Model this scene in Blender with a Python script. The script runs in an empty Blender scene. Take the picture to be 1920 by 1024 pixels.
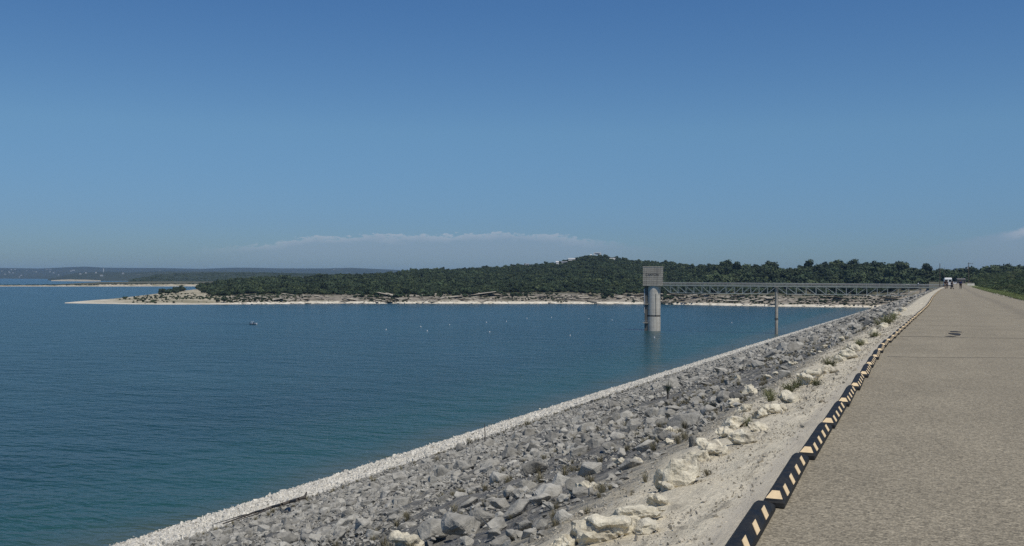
import bpy, bmesh, math, random
import numpy as np
from mathutils import Vector, Matrix, Euler

random.seed(7)
RNG = np.random.default_rng(11)
SC = bpy.context.scene
COL = SC.collection

# ------------------------------------------------------------------ camera
F = 1900.0                      # focal length in photo pixels (photo is 1920 wide)
CAMZ = 1.5
YAW = math.atan(782 / F)        # the camera looks this far left of the dam axis (+Y)
PITCH = 10.9 / F
ROLL = 0.0065
_f = Vector((-math.sin(YAW) * math.cos(PITCH), math.cos(YAW) * math.cos(PITCH), math.sin(PITCH)))
_r0 = Vector((math.cos(YAW), math.sin(YAW), 0))
_u0 = _r0.cross(_f)
_r = _r0 * math.cos(ROLL) + _u0 * math.sin(ROLL)
_u = _r.cross(_f)
cam_data = bpy.data.cameras.new('camera')
cam = bpy.data.objects.new('camera', cam_data)
COL.objects.link(cam)
cam.matrix_world = Matrix(((_r.x, _u.x, -_f.x, 0), (_r.y, _u.y, -_f.y, 0), (_r.z, _u.z, -_f.z, CAMZ), (0, 0, 0, 1)))
cam_data.sensor_width = 36
cam_data.lens = 36 * F / 1920
cam_data.clip_start = 0.1
cam_data.clip_end = 60000
SC.camera = cam

# ------------------------------------------------------------------ light
SUN_EL, SUN_AZ = math.radians(63), math.radians(124)     # azimuth clockwise from +Y
SUN_DIR = Vector((math.sin(SUN_AZ) * math.cos(SUN_EL), math.cos(SUN_AZ) * math.cos(SUN_EL), math.sin(SUN_EL)))
sl = bpy.data.lights.new('sun', 'SUN')
sl.energy = 3.4
sl.angle = math.radians(0.53)
sl.color = (1.0, 0.94, 0.83)
sun = bpy.data.objects.new('sun', sl)
COL.objects.link(sun)
sun.rotation_euler = SUN_DIR.to_track_quat('Z', 'Y').to_euler()
SC.view_settings.view_transform = 'Standard'
SC.view_settings.look = 'None'
SC.view_settings.exposure = 0.0
SC.view_settings.gamma = 1.0
SC.view_settings.use_curve_mapping = False
SC.cycles.use_denoising = False
SC.cycles.max_bounces = 6
SC.cycles.volume_bounces = 0


class NT:
    """small helper around a node tree"""
    def __init__(s, tree):
        s.t = tree
        s.n = tree.nodes
        s.l = tree.links

    def node(s, kind, **kw):
        n = s.n.new(kind)
        for k, v in kw.items():
            setattr(n, k, v)
        return n

    def put(s, sock, v):
        if isinstance(v, bpy.types.NodeSocket):
            s.l.new(v, sock)
        elif v is not None:
            if hasattr(sock.default_value, '__len__') and isinstance(v, (tuple, list)) and len(sock.default_value) == 4 and len(v) == 3:
                v = (*v, 1)
            sock.default_value = v

    def math(s, op, a, b=None, c=None, clamp=False):
        n = s.node('ShaderNodeMath', operation=op, use_clamp=clamp)
        s.put(n.inputs[0], a)
        if b is not None: s.put(n.inputs[1], b)
        if c is not None: s.put(n.inputs[2], c)
        return n.outputs[0]

    def mix(s, fac, a, b, mode='MIX'):
        n = s.node('ShaderNodeMix', data_type='RGBA', blend_type=mode)
        s.put(n.inputs[0], fac); s.put(n.inputs[6], a); s.put(n.inputs[7], b)
        return n.outputs[2]

    def noise(s, vec, scale, detail=4, rough=0.55, dist=0.0):
        n = s.node('ShaderNodeTexNoise')
        s.put(n.inputs['Vector'], vec)
        n.inputs['Scale'].default_value = scale
        n.inputs['Detail'].default_value = detail
        n.inputs['Roughness'].default_value = rough
        n.inputs['Distortion'].default_value = dist
        return n.outputs['Fac']

    def voro(s, vec, scale, feature='F1', out='Distance'):
        n = s.node('ShaderNodeTexVoronoi', feature=feature)
        s.put(n.inputs['Vector'], vec)
        n.inputs['Scale'].default_value = scale
        return n.outputs[out]

    def range(s, v, a, b, c=0.0, d=1.0, smooth=False):
        n = s.node('ShaderNodeMapRange')
        if smooth: n.interpolation_type = 'SMOOTHSTEP'
        s.put(n.inputs[0], v)
        for i, q in enumerate((a, b, c, d)): s.put(n.inputs[1 + i], q)
        return n.outputs[0]

    def map(s, vec, scale=(1, 1, 1), rot=(0, 0, 0)):
        n = s.node('ShaderNodeMapping')
        s.put(n.inputs[0], vec)
        n.inputs['Scale'].default_value = scale
        n.inputs['Rotation'].default_value = rot
        return n.outputs[0]

    def bump(s, h, strength=0.5, dist=0.02, normal=None):
        n = s.node('ShaderNodeBump')
        s.put(n.inputs['Height'], h)
        n.inputs['Strength'].default_value = strength
        n.inputs['Distance'].default_value = dist
        if normal is not None: s.put(n.inputs['Normal'], normal)
        return n.outputs[0]


# ------------------------------------------------------------------ sky
world = bpy.data.worlds.new('World')
SC.world = world
world.use_nodes = True
W = NT(world.node_tree)
W.n.clear()
sky = W.node('ShaderNodeTexSky', sky_type='NISHITA')
sky.sun_disc = False
sky.sun_elevation = SUN_EL
sky.sun_rotation = SUN_AZ
sky.altitude = 300
sky.air_density = 1.0
sky.dust_density = 0.6
sky.ozone_density = 2.0
geo = W.node('ShaderNodeTexCoord')
sep = W.node('ShaderNodeSeparateXYZ')
W.l.new(geo.outputs['Generated'], sep.inputs[0])
az = W.math('ARCTAN2', sep.outputs[0], sep.outputs[1])          # 0 = along the dam, negative = over the lake
az = W.math('DEGREES', az) if False else W.math('MULTIPLY', az, 57.2958)
el = W.math('MULTIPLY', W.math('ARCSINE', sep.outputs[2]), 57.2958)
comb = W.node('ShaderNodeCombineXYZ')
W.l.new(az, comb.inputs[0]); W.l.new(W.math('MULTIPLY', el, 2.5), comb.inputs[1])
tint = W.node('ShaderNodeValToRGB')
cr = tint.color_ramp
for k_, (e_, c_) in enumerate([(0, (.40, .57, .80)), (3, (.40, .59, .88)), (8.2, (.52, .755, .94)), (15, (.424, .70, .97)), (40, (.40, .68, 1.0))]):
    q_ = cr.elements[k_] if k_ < 2 else cr.elements.new(e_ / 90)
    q_.position = e_ / 90
    q_.color = (*c_, 1)
W.l.new(W.math('DIVIDE', el, 90.0, clamp=True), tint.inputs[0])
# low bank of fair-weather cloud far away over the lake, with a hazy base
n1 = W.noise(comb.outputs[0], 0.55, 6, 0.62)
n2 = W.noise(comb.outputs[0], 2.2, 5, 0.65)
edge_c = W.node('ShaderNodeFloatCurve')
cv = edge_c.mapping.curves[0]
pts = [(-42, 1.0), (-39, 1.55), (-36, 1.9), (-33, 2.3), (-28, 2.45), (-24, 2.55), (-21.5, 2.6), (-19, 2.35), (-15.5, 2.0), (-12, 1.2)]
cv.points[0].location = ((pts[0][0] + 60) / 80, pts[0][1] / 4)
cv.points[1].location = ((pts[-1][0] + 60) / 80, pts[-1][1] / 4)
for a_, e_ in pts[1:-1]:
    cv.points.new((a_ + 60) / 80, e_ / 4)
edge_c.mapping.update()
W.l.new(W.math('DIVIDE', W.math('ADD', az, 60.0), 80.0), edge_c.inputs['Value'])
edge = W.math('MULTIPLY', edge_c.outputs[0], 4.0)
edge = W.math('ADD', edge, W.math('MULTIPLY', W.math('SUBTRACT', n1, 0.5), 0.75))
edge = W.math('ADD', edge, W.math('MULTIPLY', W.math('SUBTRACT', n2, 0.5), 0.55))
below = W.math('SUBTRACT', edge, el)
body = W.math('MULTIPLY', W.range(below, 0.0, 0.08, smooth=True), W.range(below, 0.08, 0.5, 1.0, 0.0, smooth=True))
under = W.math('MULTIPLY', W.range(below, 0.0, 0.3, smooth=True), W.range(el, 0.2, 1.6, 0.25, 1.0, smooth=True))
azmask = W.math('MULTIPLY', W.range(az, -41, -33, smooth=True), W.range(az, -21, -15, 1.0, 0.0, smooth=True))
body = W.math('MULTIPLY', W.math('MULTIPLY', body, azmask), W.range(n2, 0.35, 0.62, 0.25, 1.0))
under = W.math('MULTIPLY', under, W.math('MULTIPLY', W.range(az, -42, -34, smooth=True), W.range(az, -19, -12, 1.0, 0.0, smooth=True)))
# a second bank past the end of the dam
edge2 = W.math('ADD', W.range(az, -2.0, 6.0, 1.6, 3.1), W.math('MULTIPLY', W.math('SUBTRACT', n2, 0.5), 0.5))
below2 = W.math('SUBTRACT', edge2, el)
m2 = W.math('MULTIPLY', W.range(below2, 0.0, 0.25, smooth=True), W.range(az, -3.0, 4.5, smooth=True))
m2 = W.math('MULTIPLY', m2, W.range(az, 9, 16, 1.0, 0.0, smooth=True))
b2 = W.math('MULTIPLY', m2, W.math('MULTIPLY', W.range(below2, 0.2, 0.7, 1.0, 0.0, smooth=True), W.range(az, 3.0, 4.6, smooth=True)))
col = W.mix(1.0, sky.outputs[0], tint.outputs[0], 'MULTIPLY')
col = W.mix(W.math('MULTIPLY', W.math('MAXIMUM', under, m2), 0.40), col, (3.0, 3.75, 5.0))
col = W.mix(W.math('MULTIPLY', W.math('MAXIMUM', body, b2), 0.5), col, (5.3, 5.7, 6.5))
bg = W.node('ShaderNodeBackground')
bg.inputs['Strength'].default_value = 0.085
W.l.new(col, bg.inputs['Color'])
wo = W.node('ShaderNodeOutputWorld')
W.l.new(bg.outputs[0], wo.inputs['Surface'])

# ------------------------------------------------------------------ geometry of the place
WATER = -24.5
YC, YS = math.cos(YAW), math.sin(YAW)


def interp(x, tab):
    xs, ys = zip(*tab)
    return np.interp(x, xs, ys)


def dev(s):          # the dam bends gently to the right
    return interp(s, [(-60, 0), (25, 0), (45, .42), (65, .85), (81, 1.05), (102, 1.25), (136, 1.75), (203, 2.95), (407, 7.4), (950, 22), (1400, 35)])


def hor(px):         # the photo's horizon line
    return 522.9 + (px - 960) * 0.0065


def ray(px, py):
    return (_f + _r * ((px - 960) / F) + _u * ((512 - py) / F))


def at(px, py, z=0.0):
    d = ray(px, py)
    k = (z - CAMZ) / d.z
    return Vector((d.x * k, d.y * k, z))


def column(px):      # unit-depth ground direction of a photo column
    d = ray(px, hor(px))
    return d.x, d.y


def at_depth(px, Z, z):
    """point at depth Z (metres along the view axis) in the direction of a photo column"""
    x, y = column(px)
    return np.asarray(x) * Z, np.asarray(y) * Z, z


def colxy(px, Z):
    px = np.asarray(px, float)
    q = (px - 960) / F
    x = _f.x + _r0.x * q
    y = _f.y + _r0.y * q
    return x * Z, y * Z


def z_px(px, py, Z):
    return CAMZ + (hor(px) - py) * Z / F


def px_of(x, y, z):
    v = Vector((x, y, z - CAMZ))
    Z = v.dot(_f)
    return 960 + F * v.dot(_r) / Z, 512 - F * v.dot(_u) / Z, Z


PROFILE = [(-110, -36.5), (-73.6, WATER), (-49.7, -17.2), (-2.45, -0.32), (-1.3, -0.05), (-0.9, 0.0), (5.7, 0.0), (7.5, -0.06), (9.3, -0.2), (10.3, -0.65), (80, -28.5)]


def prof(u):
    return interp(u, PROFILE)


def P(u, s, dz=0.0):
    return Vector((float(u + dev(s)), float(s), float(prof(u) + dz)))


def hit(px, py):
    """where the photo pixel meets the upstream face of the dam"""
    d = ray(px, py)
    a, b = 0.5, None
    k = 1.0
    while k < 3000:
        x, y, z = d.x * k, d.y * k, CAMZ + d.z * k
        if z < prof(x - dev(y)):
            b = k
            break
        a = k
        k *= 1.01
    if b is None:
        return None
    for _ in range(30):
        m = (a + b) / 2
        if CAMZ + d.z * m < prof(d.x * m - dev(d.y * m)): b = m
        else: a = m
    return Vector((d.x * b, d.y * b, CAMZ + d.z * b)), b


# ------------------------------------------------------------------ numpy noise
def _hash(ix, iy, seed):
    h = (ix.astype(np.int64) * 374761393 + iy.astype(np.int64) * 668265263 + seed * 974634777) & 0x7fffffff
    h = ((h ^ (h >> 13)) * 1274126177) & 0x7fffffff
    return ((h ^ (h >> 16)) & 0xffff) / 32767.5 - 1.0


def vnoise(x, y, seed=0):
    x, y = np.broadcast_arrays(np.asarray(x, float), np.asarray(y, float))
    ix, iy = np.floor(x), np.floor(y)
    fx, fy = x - ix, y - iy
    fx, fy = fx * fx * (3 - 2 * fx), fy * fy * (3 - 2 * fy)
    a, b = _hash(ix, iy, seed), _hash(ix + 1, iy, seed)
    c, d = _hash(ix, iy + 1, seed), _hash(ix + 1, iy + 1, seed)
    return (a * (1 - fx) + b * fx) * (1 - fy) + (c * (1 - fx) + d * fx) * fy


def fbm(x, y, seed=0, oct=4, gain=0.5):
    s, a = 0, 1.0
    for i in range(oct):
        s = s + a * vnoise(x * 2 ** i + 17.3 * i, y * 2 ** i - 9.1 * i, seed + i)
        a *= gain
    return s


# ------------------------------------------------------------------ object helpers
def tag(o, label=None, cat=None, group=None, kind=None):
    if label: o['label'] = label
    if cat: o['category'] = cat
    if group: o['group'] = group
    if kind: o['kind'] = kind
    return o


def link(name, mesh, mats=None, parent=None, smooth=False):
    if mats is not None:
        for m in (mats if isinstance(mats, (list, tuple)) else [mats]):
            mesh.materials.append(m)
    if smooth:
        mesh.polygons.foreach_set('use_smooth', [True] * len(mesh.polygons))
    o = bpy.data.objects.new(name, mesh)
    COL.objects.link(o)
    if parent is not None: o.parent = parent
    return o


def empty(name, loc=(0, 0, 0), rz=0.0):
    o = bpy.data.objects.new(name, None)
    o.empty_display_size = 0.2
    o.location = loc
    o.rotation_euler = (0, 0, rz)
    COL.objects.link(o)
    return o


def copy_tree(o, parent=None):
    c = o.copy()
    COL.objects.link(c)
    if parent is not None: c.parent = parent
    for ch in list(o.children):
        copy_tree(ch, c)
    return c


def bm_mesh(name, bm):
    me = bpy.data.meshes.new(name)
    bm.normal_update()
    bm.to_mesh(me)
    bm.free()
    return me


class MB:
    """collects shapes in one bmesh"""
    def __init__(s):
        s.b = bmesh.new()

    def box(s, c, size, rz=0.0, rot=None, bevel=0.0):
        m = Matrix.Translation(Vector(c)) @ (rot.to_4x4() if rot is not None else Matrix.Rotation(rz, 4, 'Z')) @ Matrix.Diagonal((*size, 1))
        r = bmesh.ops.create_cube(s.b, size=1.0, matrix=m)
        if bevel:
            es = list({e for v in r['verts'] for e in v.link_edges})
            bmesh.ops.bevel(s.b, geom=es, offset=bevel, segments=1, affect='EDGES')
        return s

    def bar(s, a, b, w, h=None):
        a, b = Vector(a), Vector(b)
        d = b - a
        q = d.to_track_quat('Y', 'Z').to_matrix()
        return s.box((a + b) / 2, (w, d.length, h or w), rot=q)

    def tube(s, pts, radii, seg=8, cap=True):
        pts = [Vector(p) for p in pts]
        if not isinstance(radii, (list, tuple)): radii = [radii] * len(pts)
        rings = []
        for i, p in enumerate(pts):
            d = (pts[min(i + 1, len(pts) - 1)] - pts[max(i - 1, 0)])
            if d.length < 1e-9: d = Vector((0, 0, 1))
            q = d.to_track_quat('Z', 'Y')
            rings.append([s.b.verts.new(p + q @ Vector((radii[i] * math.cos(2 * math.pi * k / seg), radii[i] * math.sin(2 * math.pi * k / seg), 0))) for k in range(seg)])
        for i in range(len(rings) - 1):
            for k in range(seg):
                s.b.faces.new((rings[i][k], rings[i][(k + 1) % seg], rings[i + 1][(k + 1) % seg], rings[i + 1][k]))
        if cap:
            s.b.faces.new(rings[0][::-1]); s.b.faces.new(rings[-1])
        return s

    def ball(s, c, r, sub=2):
        r = r if isinstance(r, (tuple, list)) else (r, r, r)
        bmesh.ops.create_icosphere(s.b, subdivisions=sub, radius=1.0, matrix=Matrix.Translation(Vector(c)) @ Matrix.Diagonal((*r, 1)))
        return s

    def prism(s, poly, y0, y1):
        """polygon in XZ extruded along Y"""
        a = [s.b.verts.new((x, y0, z)) for x, z in poly]
        b = [s.b.verts.new((x, y1, z)) for x, z in poly]
        n = len(poly)
        s.b.faces.new(a); s.b.faces.new(b[::-1])
        for i in range(n):
            s.b.faces.new((a[i], b[i], b[(i + 1) % n], a[(i + 1) % n]))
        bmesh.ops.recalc_face_normals(s.b, faces=s.b.faces)
        return s

    def face(s, pts):
        s.b.faces.new([s.b.verts.new(p) for p in pts])
        return s

    def hull(s, pts):
        vs = [s.b.verts.new(p) for p in pts]
        r = bmesh.ops.convex_hull(s.b, input=vs)
        junk = list({g for g in r['geom_interior'] + r['geom_unused'] if isinstance(g, bmesh.types.BMVert)})
        bmesh.ops.delete(s.b, geom=junk, context='VERTS')
        return s

    def build(s, name, mat, parent=None, smooth=False):
        return link(name, bm_mesh(name, s.b), mat, parent, smooth)


def grid_mesh(name, X, Y, Z, uv=None, attrs=None):
    """a sheet from 2-D arrays of coordinates"""
    n, m = X.shape
    co = np.stack([X, Y, Z], -1).reshape(-1, 3)
    i = np.arange(n * m).reshape(n, m)
    f = np.stack([i[:-1, :-1], i[1:, :-1], i[1:, 1:], i[:-1, 1:]], -1).reshape(-1, 4)
    me = bpy.data.meshes.new(name)
    me.vertices.add(len(co)); me.vertices.foreach_set('co', co.astype(np.float32).ravel())
    me.loops.add(f.size); me.loops.foreach_set('vertex_index', f.astype(np.int32).ravel())
    me.polygons.add(len(f)); me.polygons.foreach_set('loop_start', np.arange(0, f.size, 4, dtype=np.int32))
    me.polygons.foreach_set('use_smooth', np.ones(len(f), bool))
    me.update(calc_edges=True)
    if uv is not None:
        l = me.uv_layers.new(name='UVMap')
        q = np.stack([uv[0], uv[1]], -1).reshape(-1, 2)[f.ravel()]
        l.data.foreach_set('uv', q.astype(np.float32).ravel())
    for k, v in (attrs or {}).items():
        a = me.attributes.new(k, 'FLOAT', 'POINT')
        a.data.foreach_set('value', v.astype(np.float32).ravel())
    me.validate()
    return me


def scatter(name, co, rot, scl, idx, meshes, label, cat):
    """one stuff object: geometry nodes put the given meshes on the points"""
    src = bpy.data.collections.new(name + '_source')
    for k, m in enumerate(meshes):
        src.objects.link(bpy.data.objects.new('%s_shape_%02d' % (name, k), m))
    me = bpy.data.meshes.new(name)
    n = len(co)
    me.vertices.add(n)
    me.vertices.foreach_set('co', np.asarray(co, np.float32).ravel())
    for k, t, v in (('rot', 'FLOAT_VECTOR', rot), ('scl', 'FLOAT_VECTOR', scl)):
        a = me.attributes.new(k, t, 'POINT'); a.data.foreach_set('vector', np.asarray(v, np.float32).ravel())
    a = me.attributes.new('idx', 'INT', 'POINT'); a.data.foreach_set('value', np.asarray(idx, np.int32))
    o = bpy.data.objects.new(name, me)
    COL.objects.link(o)
    ng = bpy.data.node_groups.new(name + '_nodes', 'GeometryNodeTree')
    ng.interface.new_socket('Geometry', in_out='INPUT', socket_type='NodeSocketGeometry')
    ng.interface.new_socket('Geometry', in_out='OUTPUT', socket_type='NodeSocketGeometry')
    N = NT(ng)
    gi, go = N.node('NodeGroupInput'), N.node('NodeGroupOutput')
    ci = N.node('GeometryNodeCollectionInfo')
    ci.inputs['Collection'].default_value = src
    ci.inputs['Separate Children'].default_value = True
    ci.inputs['Reset Children'].default_value = True
    ip = N.node('GeometryNodeInstanceOnPoints')
    ip.inputs['Pick Instance'].default_value = True
    N.l.new(gi.outputs[0], ip.inputs['Points'])
    N.l.new(ci.outputs[0], ip.inputs['Instance'])

    def attr(nm, dt):
        a = N.node('GeometryNodeInputNamedAttribute', data_type=dt)
        a.inputs['Name'].default_value = nm
        return a.outputs[0]
    N.l.new(attr('idx', 'INT'), ip.inputs['Instance Index'])
    e2r = N.node('FunctionNodeEulerToRotation')
    N.l.new(attr('rot', 'FLOAT_VECTOR'), e2r.inputs[0])
    N.l.new(e2r.outputs[0], ip.inputs['Rotation'])
    N.l.new(attr('scl', 'FLOAT_VECTOR'), ip.inputs['Scale'])
    N.l.new(ip.outputs[0], go.inputs[0])
    md = o.modifiers.new('scatter', 'NODES')
    md.node_group = ng
    tag(o, label, cat, kind='stuff')
    return o


# ------------------------------------------------------------------ materials
def material(name):
    m = bpy.data.materials.new(name)
    m.use_nodes = True
    t = NT(m.node_tree)
    b = t.n['Principled BSDF']
    b.inputs['Specular IOR Level'].default_value = 0.25
    return m, t, b


def plain(name, color, rough=0.7, metal=0.0, var=0.12, scale=6.0, bump=0.0, spec=0.3):
    """a plain colour with some wear"""
    m, t, b = material(name)
    tc = t.node('ShaderNodeTexCoord')
    n = t.noise(tc.outputs['Object'], scale, 5, 0.6)
    f = t.range(n, 0.3, 0.7, 1 - var, 1 + var)
    c = t.mix(1.0, color, f, 'MULTIPLY')
    t.put(b.inputs['Base Color'], c)
    b.inputs['Roughness'].default_value = rough
    b.inputs['Metallic'].default_value = metal
    b.inputs['Specular IOR Level'].default_value = spec
    if bump:
        t.put(b.inputs['Normal'], t.bump(n, 0.6, bump))
    return m


def rock_material(name, light, dark, stain, rnd=0.35, stain_amt=0.5, bump=0.02, scale=1.0):
    m, t, b = material(name)
    tc = t.node('ShaderNodeTexCoord')
    oi = t.node('ShaderNodeObjectInfo')
    ge = t.node('ShaderNodeNewGeometry')
    v = ge.outputs['Position']
    n = t.noise(v, 5.0 * scale, 6, 0.65)
    n2 = t.noise(v, 28.0 * scale, 4, 0.6)
    c = t.mix(t.range(n, 0.3, 0.7), dark, light)
    c = t.mix(t.math('MULTIPLY', t.range(t.noise(v, 2.3 * scale, 5, 0.7), 0.5, 0.68), stain_amt), c, stain)
    f = t.math('ADD', t.range(oi.outputs['Random'], 0, 1, 1 - rnd, 1 + rnd * 0.7), t.range(n2, 0.3, 0.7, -0.15, 0.15))
    c = t.mix(1.0, c, f, 'MULTIPLY')
    t.put(b.inputs['Base Color'], c)
    b.inputs['Roughness'].default_value = 0.9
    h = t.math('ADD', n, t.math('MULTIPLY', n2, 0.4))
    t.put(b.inputs['Normal'], t.bump(h, 0.8, bump))
    return m


M = {}
M['grey_rock'] = rock_material('grey_rock', (.415, .396, .345), (.255, .243, .212), (.10, .096, .086), 0.36, 0.6, 0.035)
M['white_rock'] = rock_material('white_limestone', (.76, .70, .55), (.50, .45, .34), (.14, .125, .10), 0.12, 0.75, 0.035, 1.8)
M['bleached_rock'] = rock_material('bleached_rock', (.72, .68, .59), (.54, .51, .44), (.36, .33, .29), 0.22, 0.3)
M['pebble'] = rock_material('pebble', (.50, .45, .36), (.36, .33, .27), (.2, .18, .15), 0.3, 0.2, 0.004, 4)
M['concrete'] = plain('concrete', (.34, .315, .265), 0.85, var=0.16, scale=0.5)
M['concrete_light'] = plain('concrete_pale', (.54, .505, .43), 0.85, var=0.12, scale=0.4)
M['concrete_dark'] = plain('concrete_stained', (.11, .105, .09), 0.85, var=0.2, scale=0.6)
def weathered(name, color, dark, amt):
    m, t, b = material(name)
    tc = t.node('ShaderNodeTexCoord')
    v = tc.outputs['Object']
    streak = t.noise(t.map(v, (1.6, 1.6, .06)), 1.0, 5, 0.65)
    blot = t.noise(v, 0.45, 5, 0.65)
    lift = t.noise(t.map(v, (.05, .05, 1.0)), 0.7, 2, 0.5)
    c = t.mix(t.range(blot, 0.35, 0.65), tuple(q * .85 for q in color), color)
    c = t.mix(t.math('MULTIPLY', t.range(streak, 0.47, 0.66), amt), c, dark)
    c = t.mix(1.0, c, t.range(lift, 0.35, 0.65, .88, 1.08), 'MULTIPLY')
    t.put(b.inputs['Base Color'], c)
    b.inputs['Roughness'].default_value = .9
    t.put(b.inputs['Normal'], t.bump(blot, .5, .03))
    return m


M['concrete'] = weathered('concrete', (.40, .37, .31), (.17, .155, .13), .7)
M['concrete_light'] = weathered('concrete_pale', (.60, .56, .48), (.30, .275, .23), .6)
M['letter'] = plain('letter_dark', (.085, .08, .075), 0.8)
M['steel'] = plain('green_grey_steel', (.30, .32, .285), 0.6, 0.0, var=0.15, scale=0.7)
M['steel_light'] = plain('pale_steel', (.46, .48, .44), 0.6, 0.0, var=0.12, scale=0.7)
M['rust_steel'] = plain('reddish_steel', (.36, .29, .265), 0.6, 0.0, var=0.2, scale=0.3)
M['rubber'] = plain('black_rubber', (.011, .012, .014), 0.55, var=0.3, scale=18, bump=0.002, spec=0.35)
M['cream'] = plain('cream_reflector', (.80, .61, .36), 0.6, var=0.09, scale=30)
def scuffed(name, color, dust, amt, rough, scale):
    m, t, b = material(name)
    v = t.node('ShaderNodeNewGeometry').outputs['Position']
    n = t.noise(v, scale, 6, 0.7)
    n2 = t.noise(v, scale * 6, 4, 0.7)
    c = t.mix(t.math('MULTIPLY', t.range(n, 0.42, 0.72), amt), color, dust)
    c = t.mix(t.math('MULTIPLY', t.range(n2, 0.56, 0.72), amt * .8), c, dust)
    t.put(b.inputs['Base Color'], c)
    t.put(b.inputs['Roughness'], t.range(n, 0.3, 0.7, rough, min(1.0, rough + .3)))
    t.put(b.inputs['Normal'], t.bump(n2, .4, .002))
    return m


M['rubber'] = scuffed('black_rubber', (.011, .012, .013), (.075, .07, .06), .42, .5, 9)
M['cream'] = scuffed('cream_reflector', (.80, .61, .36), (.38, .30, .19), .5, .55, 11)
M['white_paint'] = plain('white_paint', (.8, .8, .78), 0.35, var=0.03, spec=0.5)
M['house_white'] = plain('white_wall', (.74, .72, .68), 0.8, var=0.05, scale=0.3)
M['house_dim'] = plain('pale_wall', (.5, .5, .48), 0.8, var=0.1, scale=0.05)
M['roof_grey'] = plain('grey_roof', (.38, .38, .38), 0.7, var=0.1, scale=0.3)
M['roof_dark'] = plain('dark_roof', (.16, .15, .145), 0.7, var=0.1, scale=0.3)
M['glass_dark'] = plain('dark_glass', (.02, .025, .03), 0.12, var=0.0, spec=0.5)
M['black'] = plain('black_plastic', (.018, .018, .02), 0.6)
M['tyre'] = plain('tyre_rubber', (.02, .02, .02), 0.8)
M['red_lens'] = plain('red_lens', (.4, .03, .02), 0.3)
M['wood_grey'] = plain('weathered_wood', (.10, .088, .076), 0.9, var=0.3, scale=12, bump=0.01)
M['pole_wood'] = plain('pole_wood', (.12, .10, .085), 0.9, var=0.2, scale=4)
M['galv'] = plain('galvanised_metal', (.4, .41, .42), 0.5, 0.3)
M['tar'] = plain('tar', (.035, .033, .03), 0.75, var=0.3, scale=5)
M['crack_tar'] = plain('crack_tar', (.075, .068, .06), 0.8, var=0.4, scale=9)
M['skin'] = plain('skin', (.40, .24, .17), 0.6, var=0.05)
M['skin_dark'] = plain('skin_tan', (.27, .155, .105), 0.6, var=0.05)
M['hair'] = plain('dark_hair', (.022, .017, .014), 0.6)
M['hair_brown'] = plain('brown_hair', (.07, .042, .026), 0.6)
M['cloth_black'] = plain('black_cloth', (.018, .018, .022), 0.9)
M['cloth_navy'] = plain('navy_cloth', (.02, .03, .085), 0.9)
M['cloth_char'] = plain('charcoal_cloth', (.035, .036, .042), 0.9)
M['cloth_khaki'] = plain('khaki_cloth', (.2, .18, .15), 0.9)
M['cloth_white'] = plain('white_cloth', (.68, .68, .68), 0.9)
M['cloth_grey'] = plain('grey_cloth', (.32, .33, .36), 0.9)
M['buoy_white'] = plain('buoy_white', (.6, .62, .62), 0.4, var=0.05)
M['hull_white'] = plain('hull_white', (.6, .64, .68), 0.3, var=0.04, spec=0.5)
M['hull_navy'] = plain('hull_navy', (.02, .03, .05), 0.3, var=0.04, spec=0.5)
M['bark'] = plain('bark', (.11, .095, .08), 0.95, var=0.25, scale=5)


def leaf_material(name, a, b_, rnd=0.35, translucent=0.2, hue=None):
    m, t, b = material(name)
    oi = t.node('ShaderNodeObjectInfo')
    ge = t.node('ShaderNodeNewGeometry')
    n = t.noise(ge.outputs['Position'], 0.35, 3, 0.6)
    c = t.mix(t.range(n, 0.35, 0.65), a, b_)
    c = t.mix(1.0, c, t.range(t.noise(ge.outputs['Position'], 0.018, 4, 0.65), 0.36, 0.64, .62, 1.22), 'MULTIPLY')
    if hue: c = t.mix(t.range(t.math('FRACT', t.math('MULTIPLY', oi.outputs['Random'], 7.13)), 0.6, 1.0, 0, 0.9), c, hue)
    c = t.mix(1.0, c, t.range(oi.outputs['Random'], 0, 1, 1 - rnd, 1 + rnd), 'MULTIPLY')
    t.put(b.inputs['Base Color'], c)
    b.inputs['Roughness'].default_value = 0.7
    b.inputs['Specular IOR Level'].default_value = 0.15
    return m


M['juniper'] = leaf_material('juniper_leaf', (.040, .062, .032), (.058, .078, .038), 0.36, hue=(.078, .098, .044))
M['oak'] = leaf_material('oak_leaf', (.036, .058, .026), (.058, .08, .034), 0.36, hue=(.095, .11, .05))
M['farwood'] = leaf_material('far_wood_leaf', (.045, .066, .030), (.06, .08, .036), 0.25)
M['weed'] = leaf_material('weed_leaf', (.17, .18, .09), (.23, .23, .12), 0.3)
M['weed_dry'] = leaf_material('dry_grass', (.27, .24, .15), (.33, .29, .19), 0.25)
M['yucca'] = leaf_material('yucca_leaf', (.06, .085, .05), (.08, .1, .06), 0.1)
M['grass'] = leaf_material('grass_blade', (.15, .195, .075), (.2, .225, .10), 0.3)


def uvmat(name):
    m, t, b = material(name)
    uv = t.node('ShaderNodeUVMap')
    sp = t.node('ShaderNodeSeparateXYZ')
    t.l.new(uv.outputs[0], sp.inputs[0])
    ge = t.node('ShaderNodeNewGeometry')
    return m, t, b, sp.outputs[0], sp.outputs[1], ge.outputs['Position']


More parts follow.
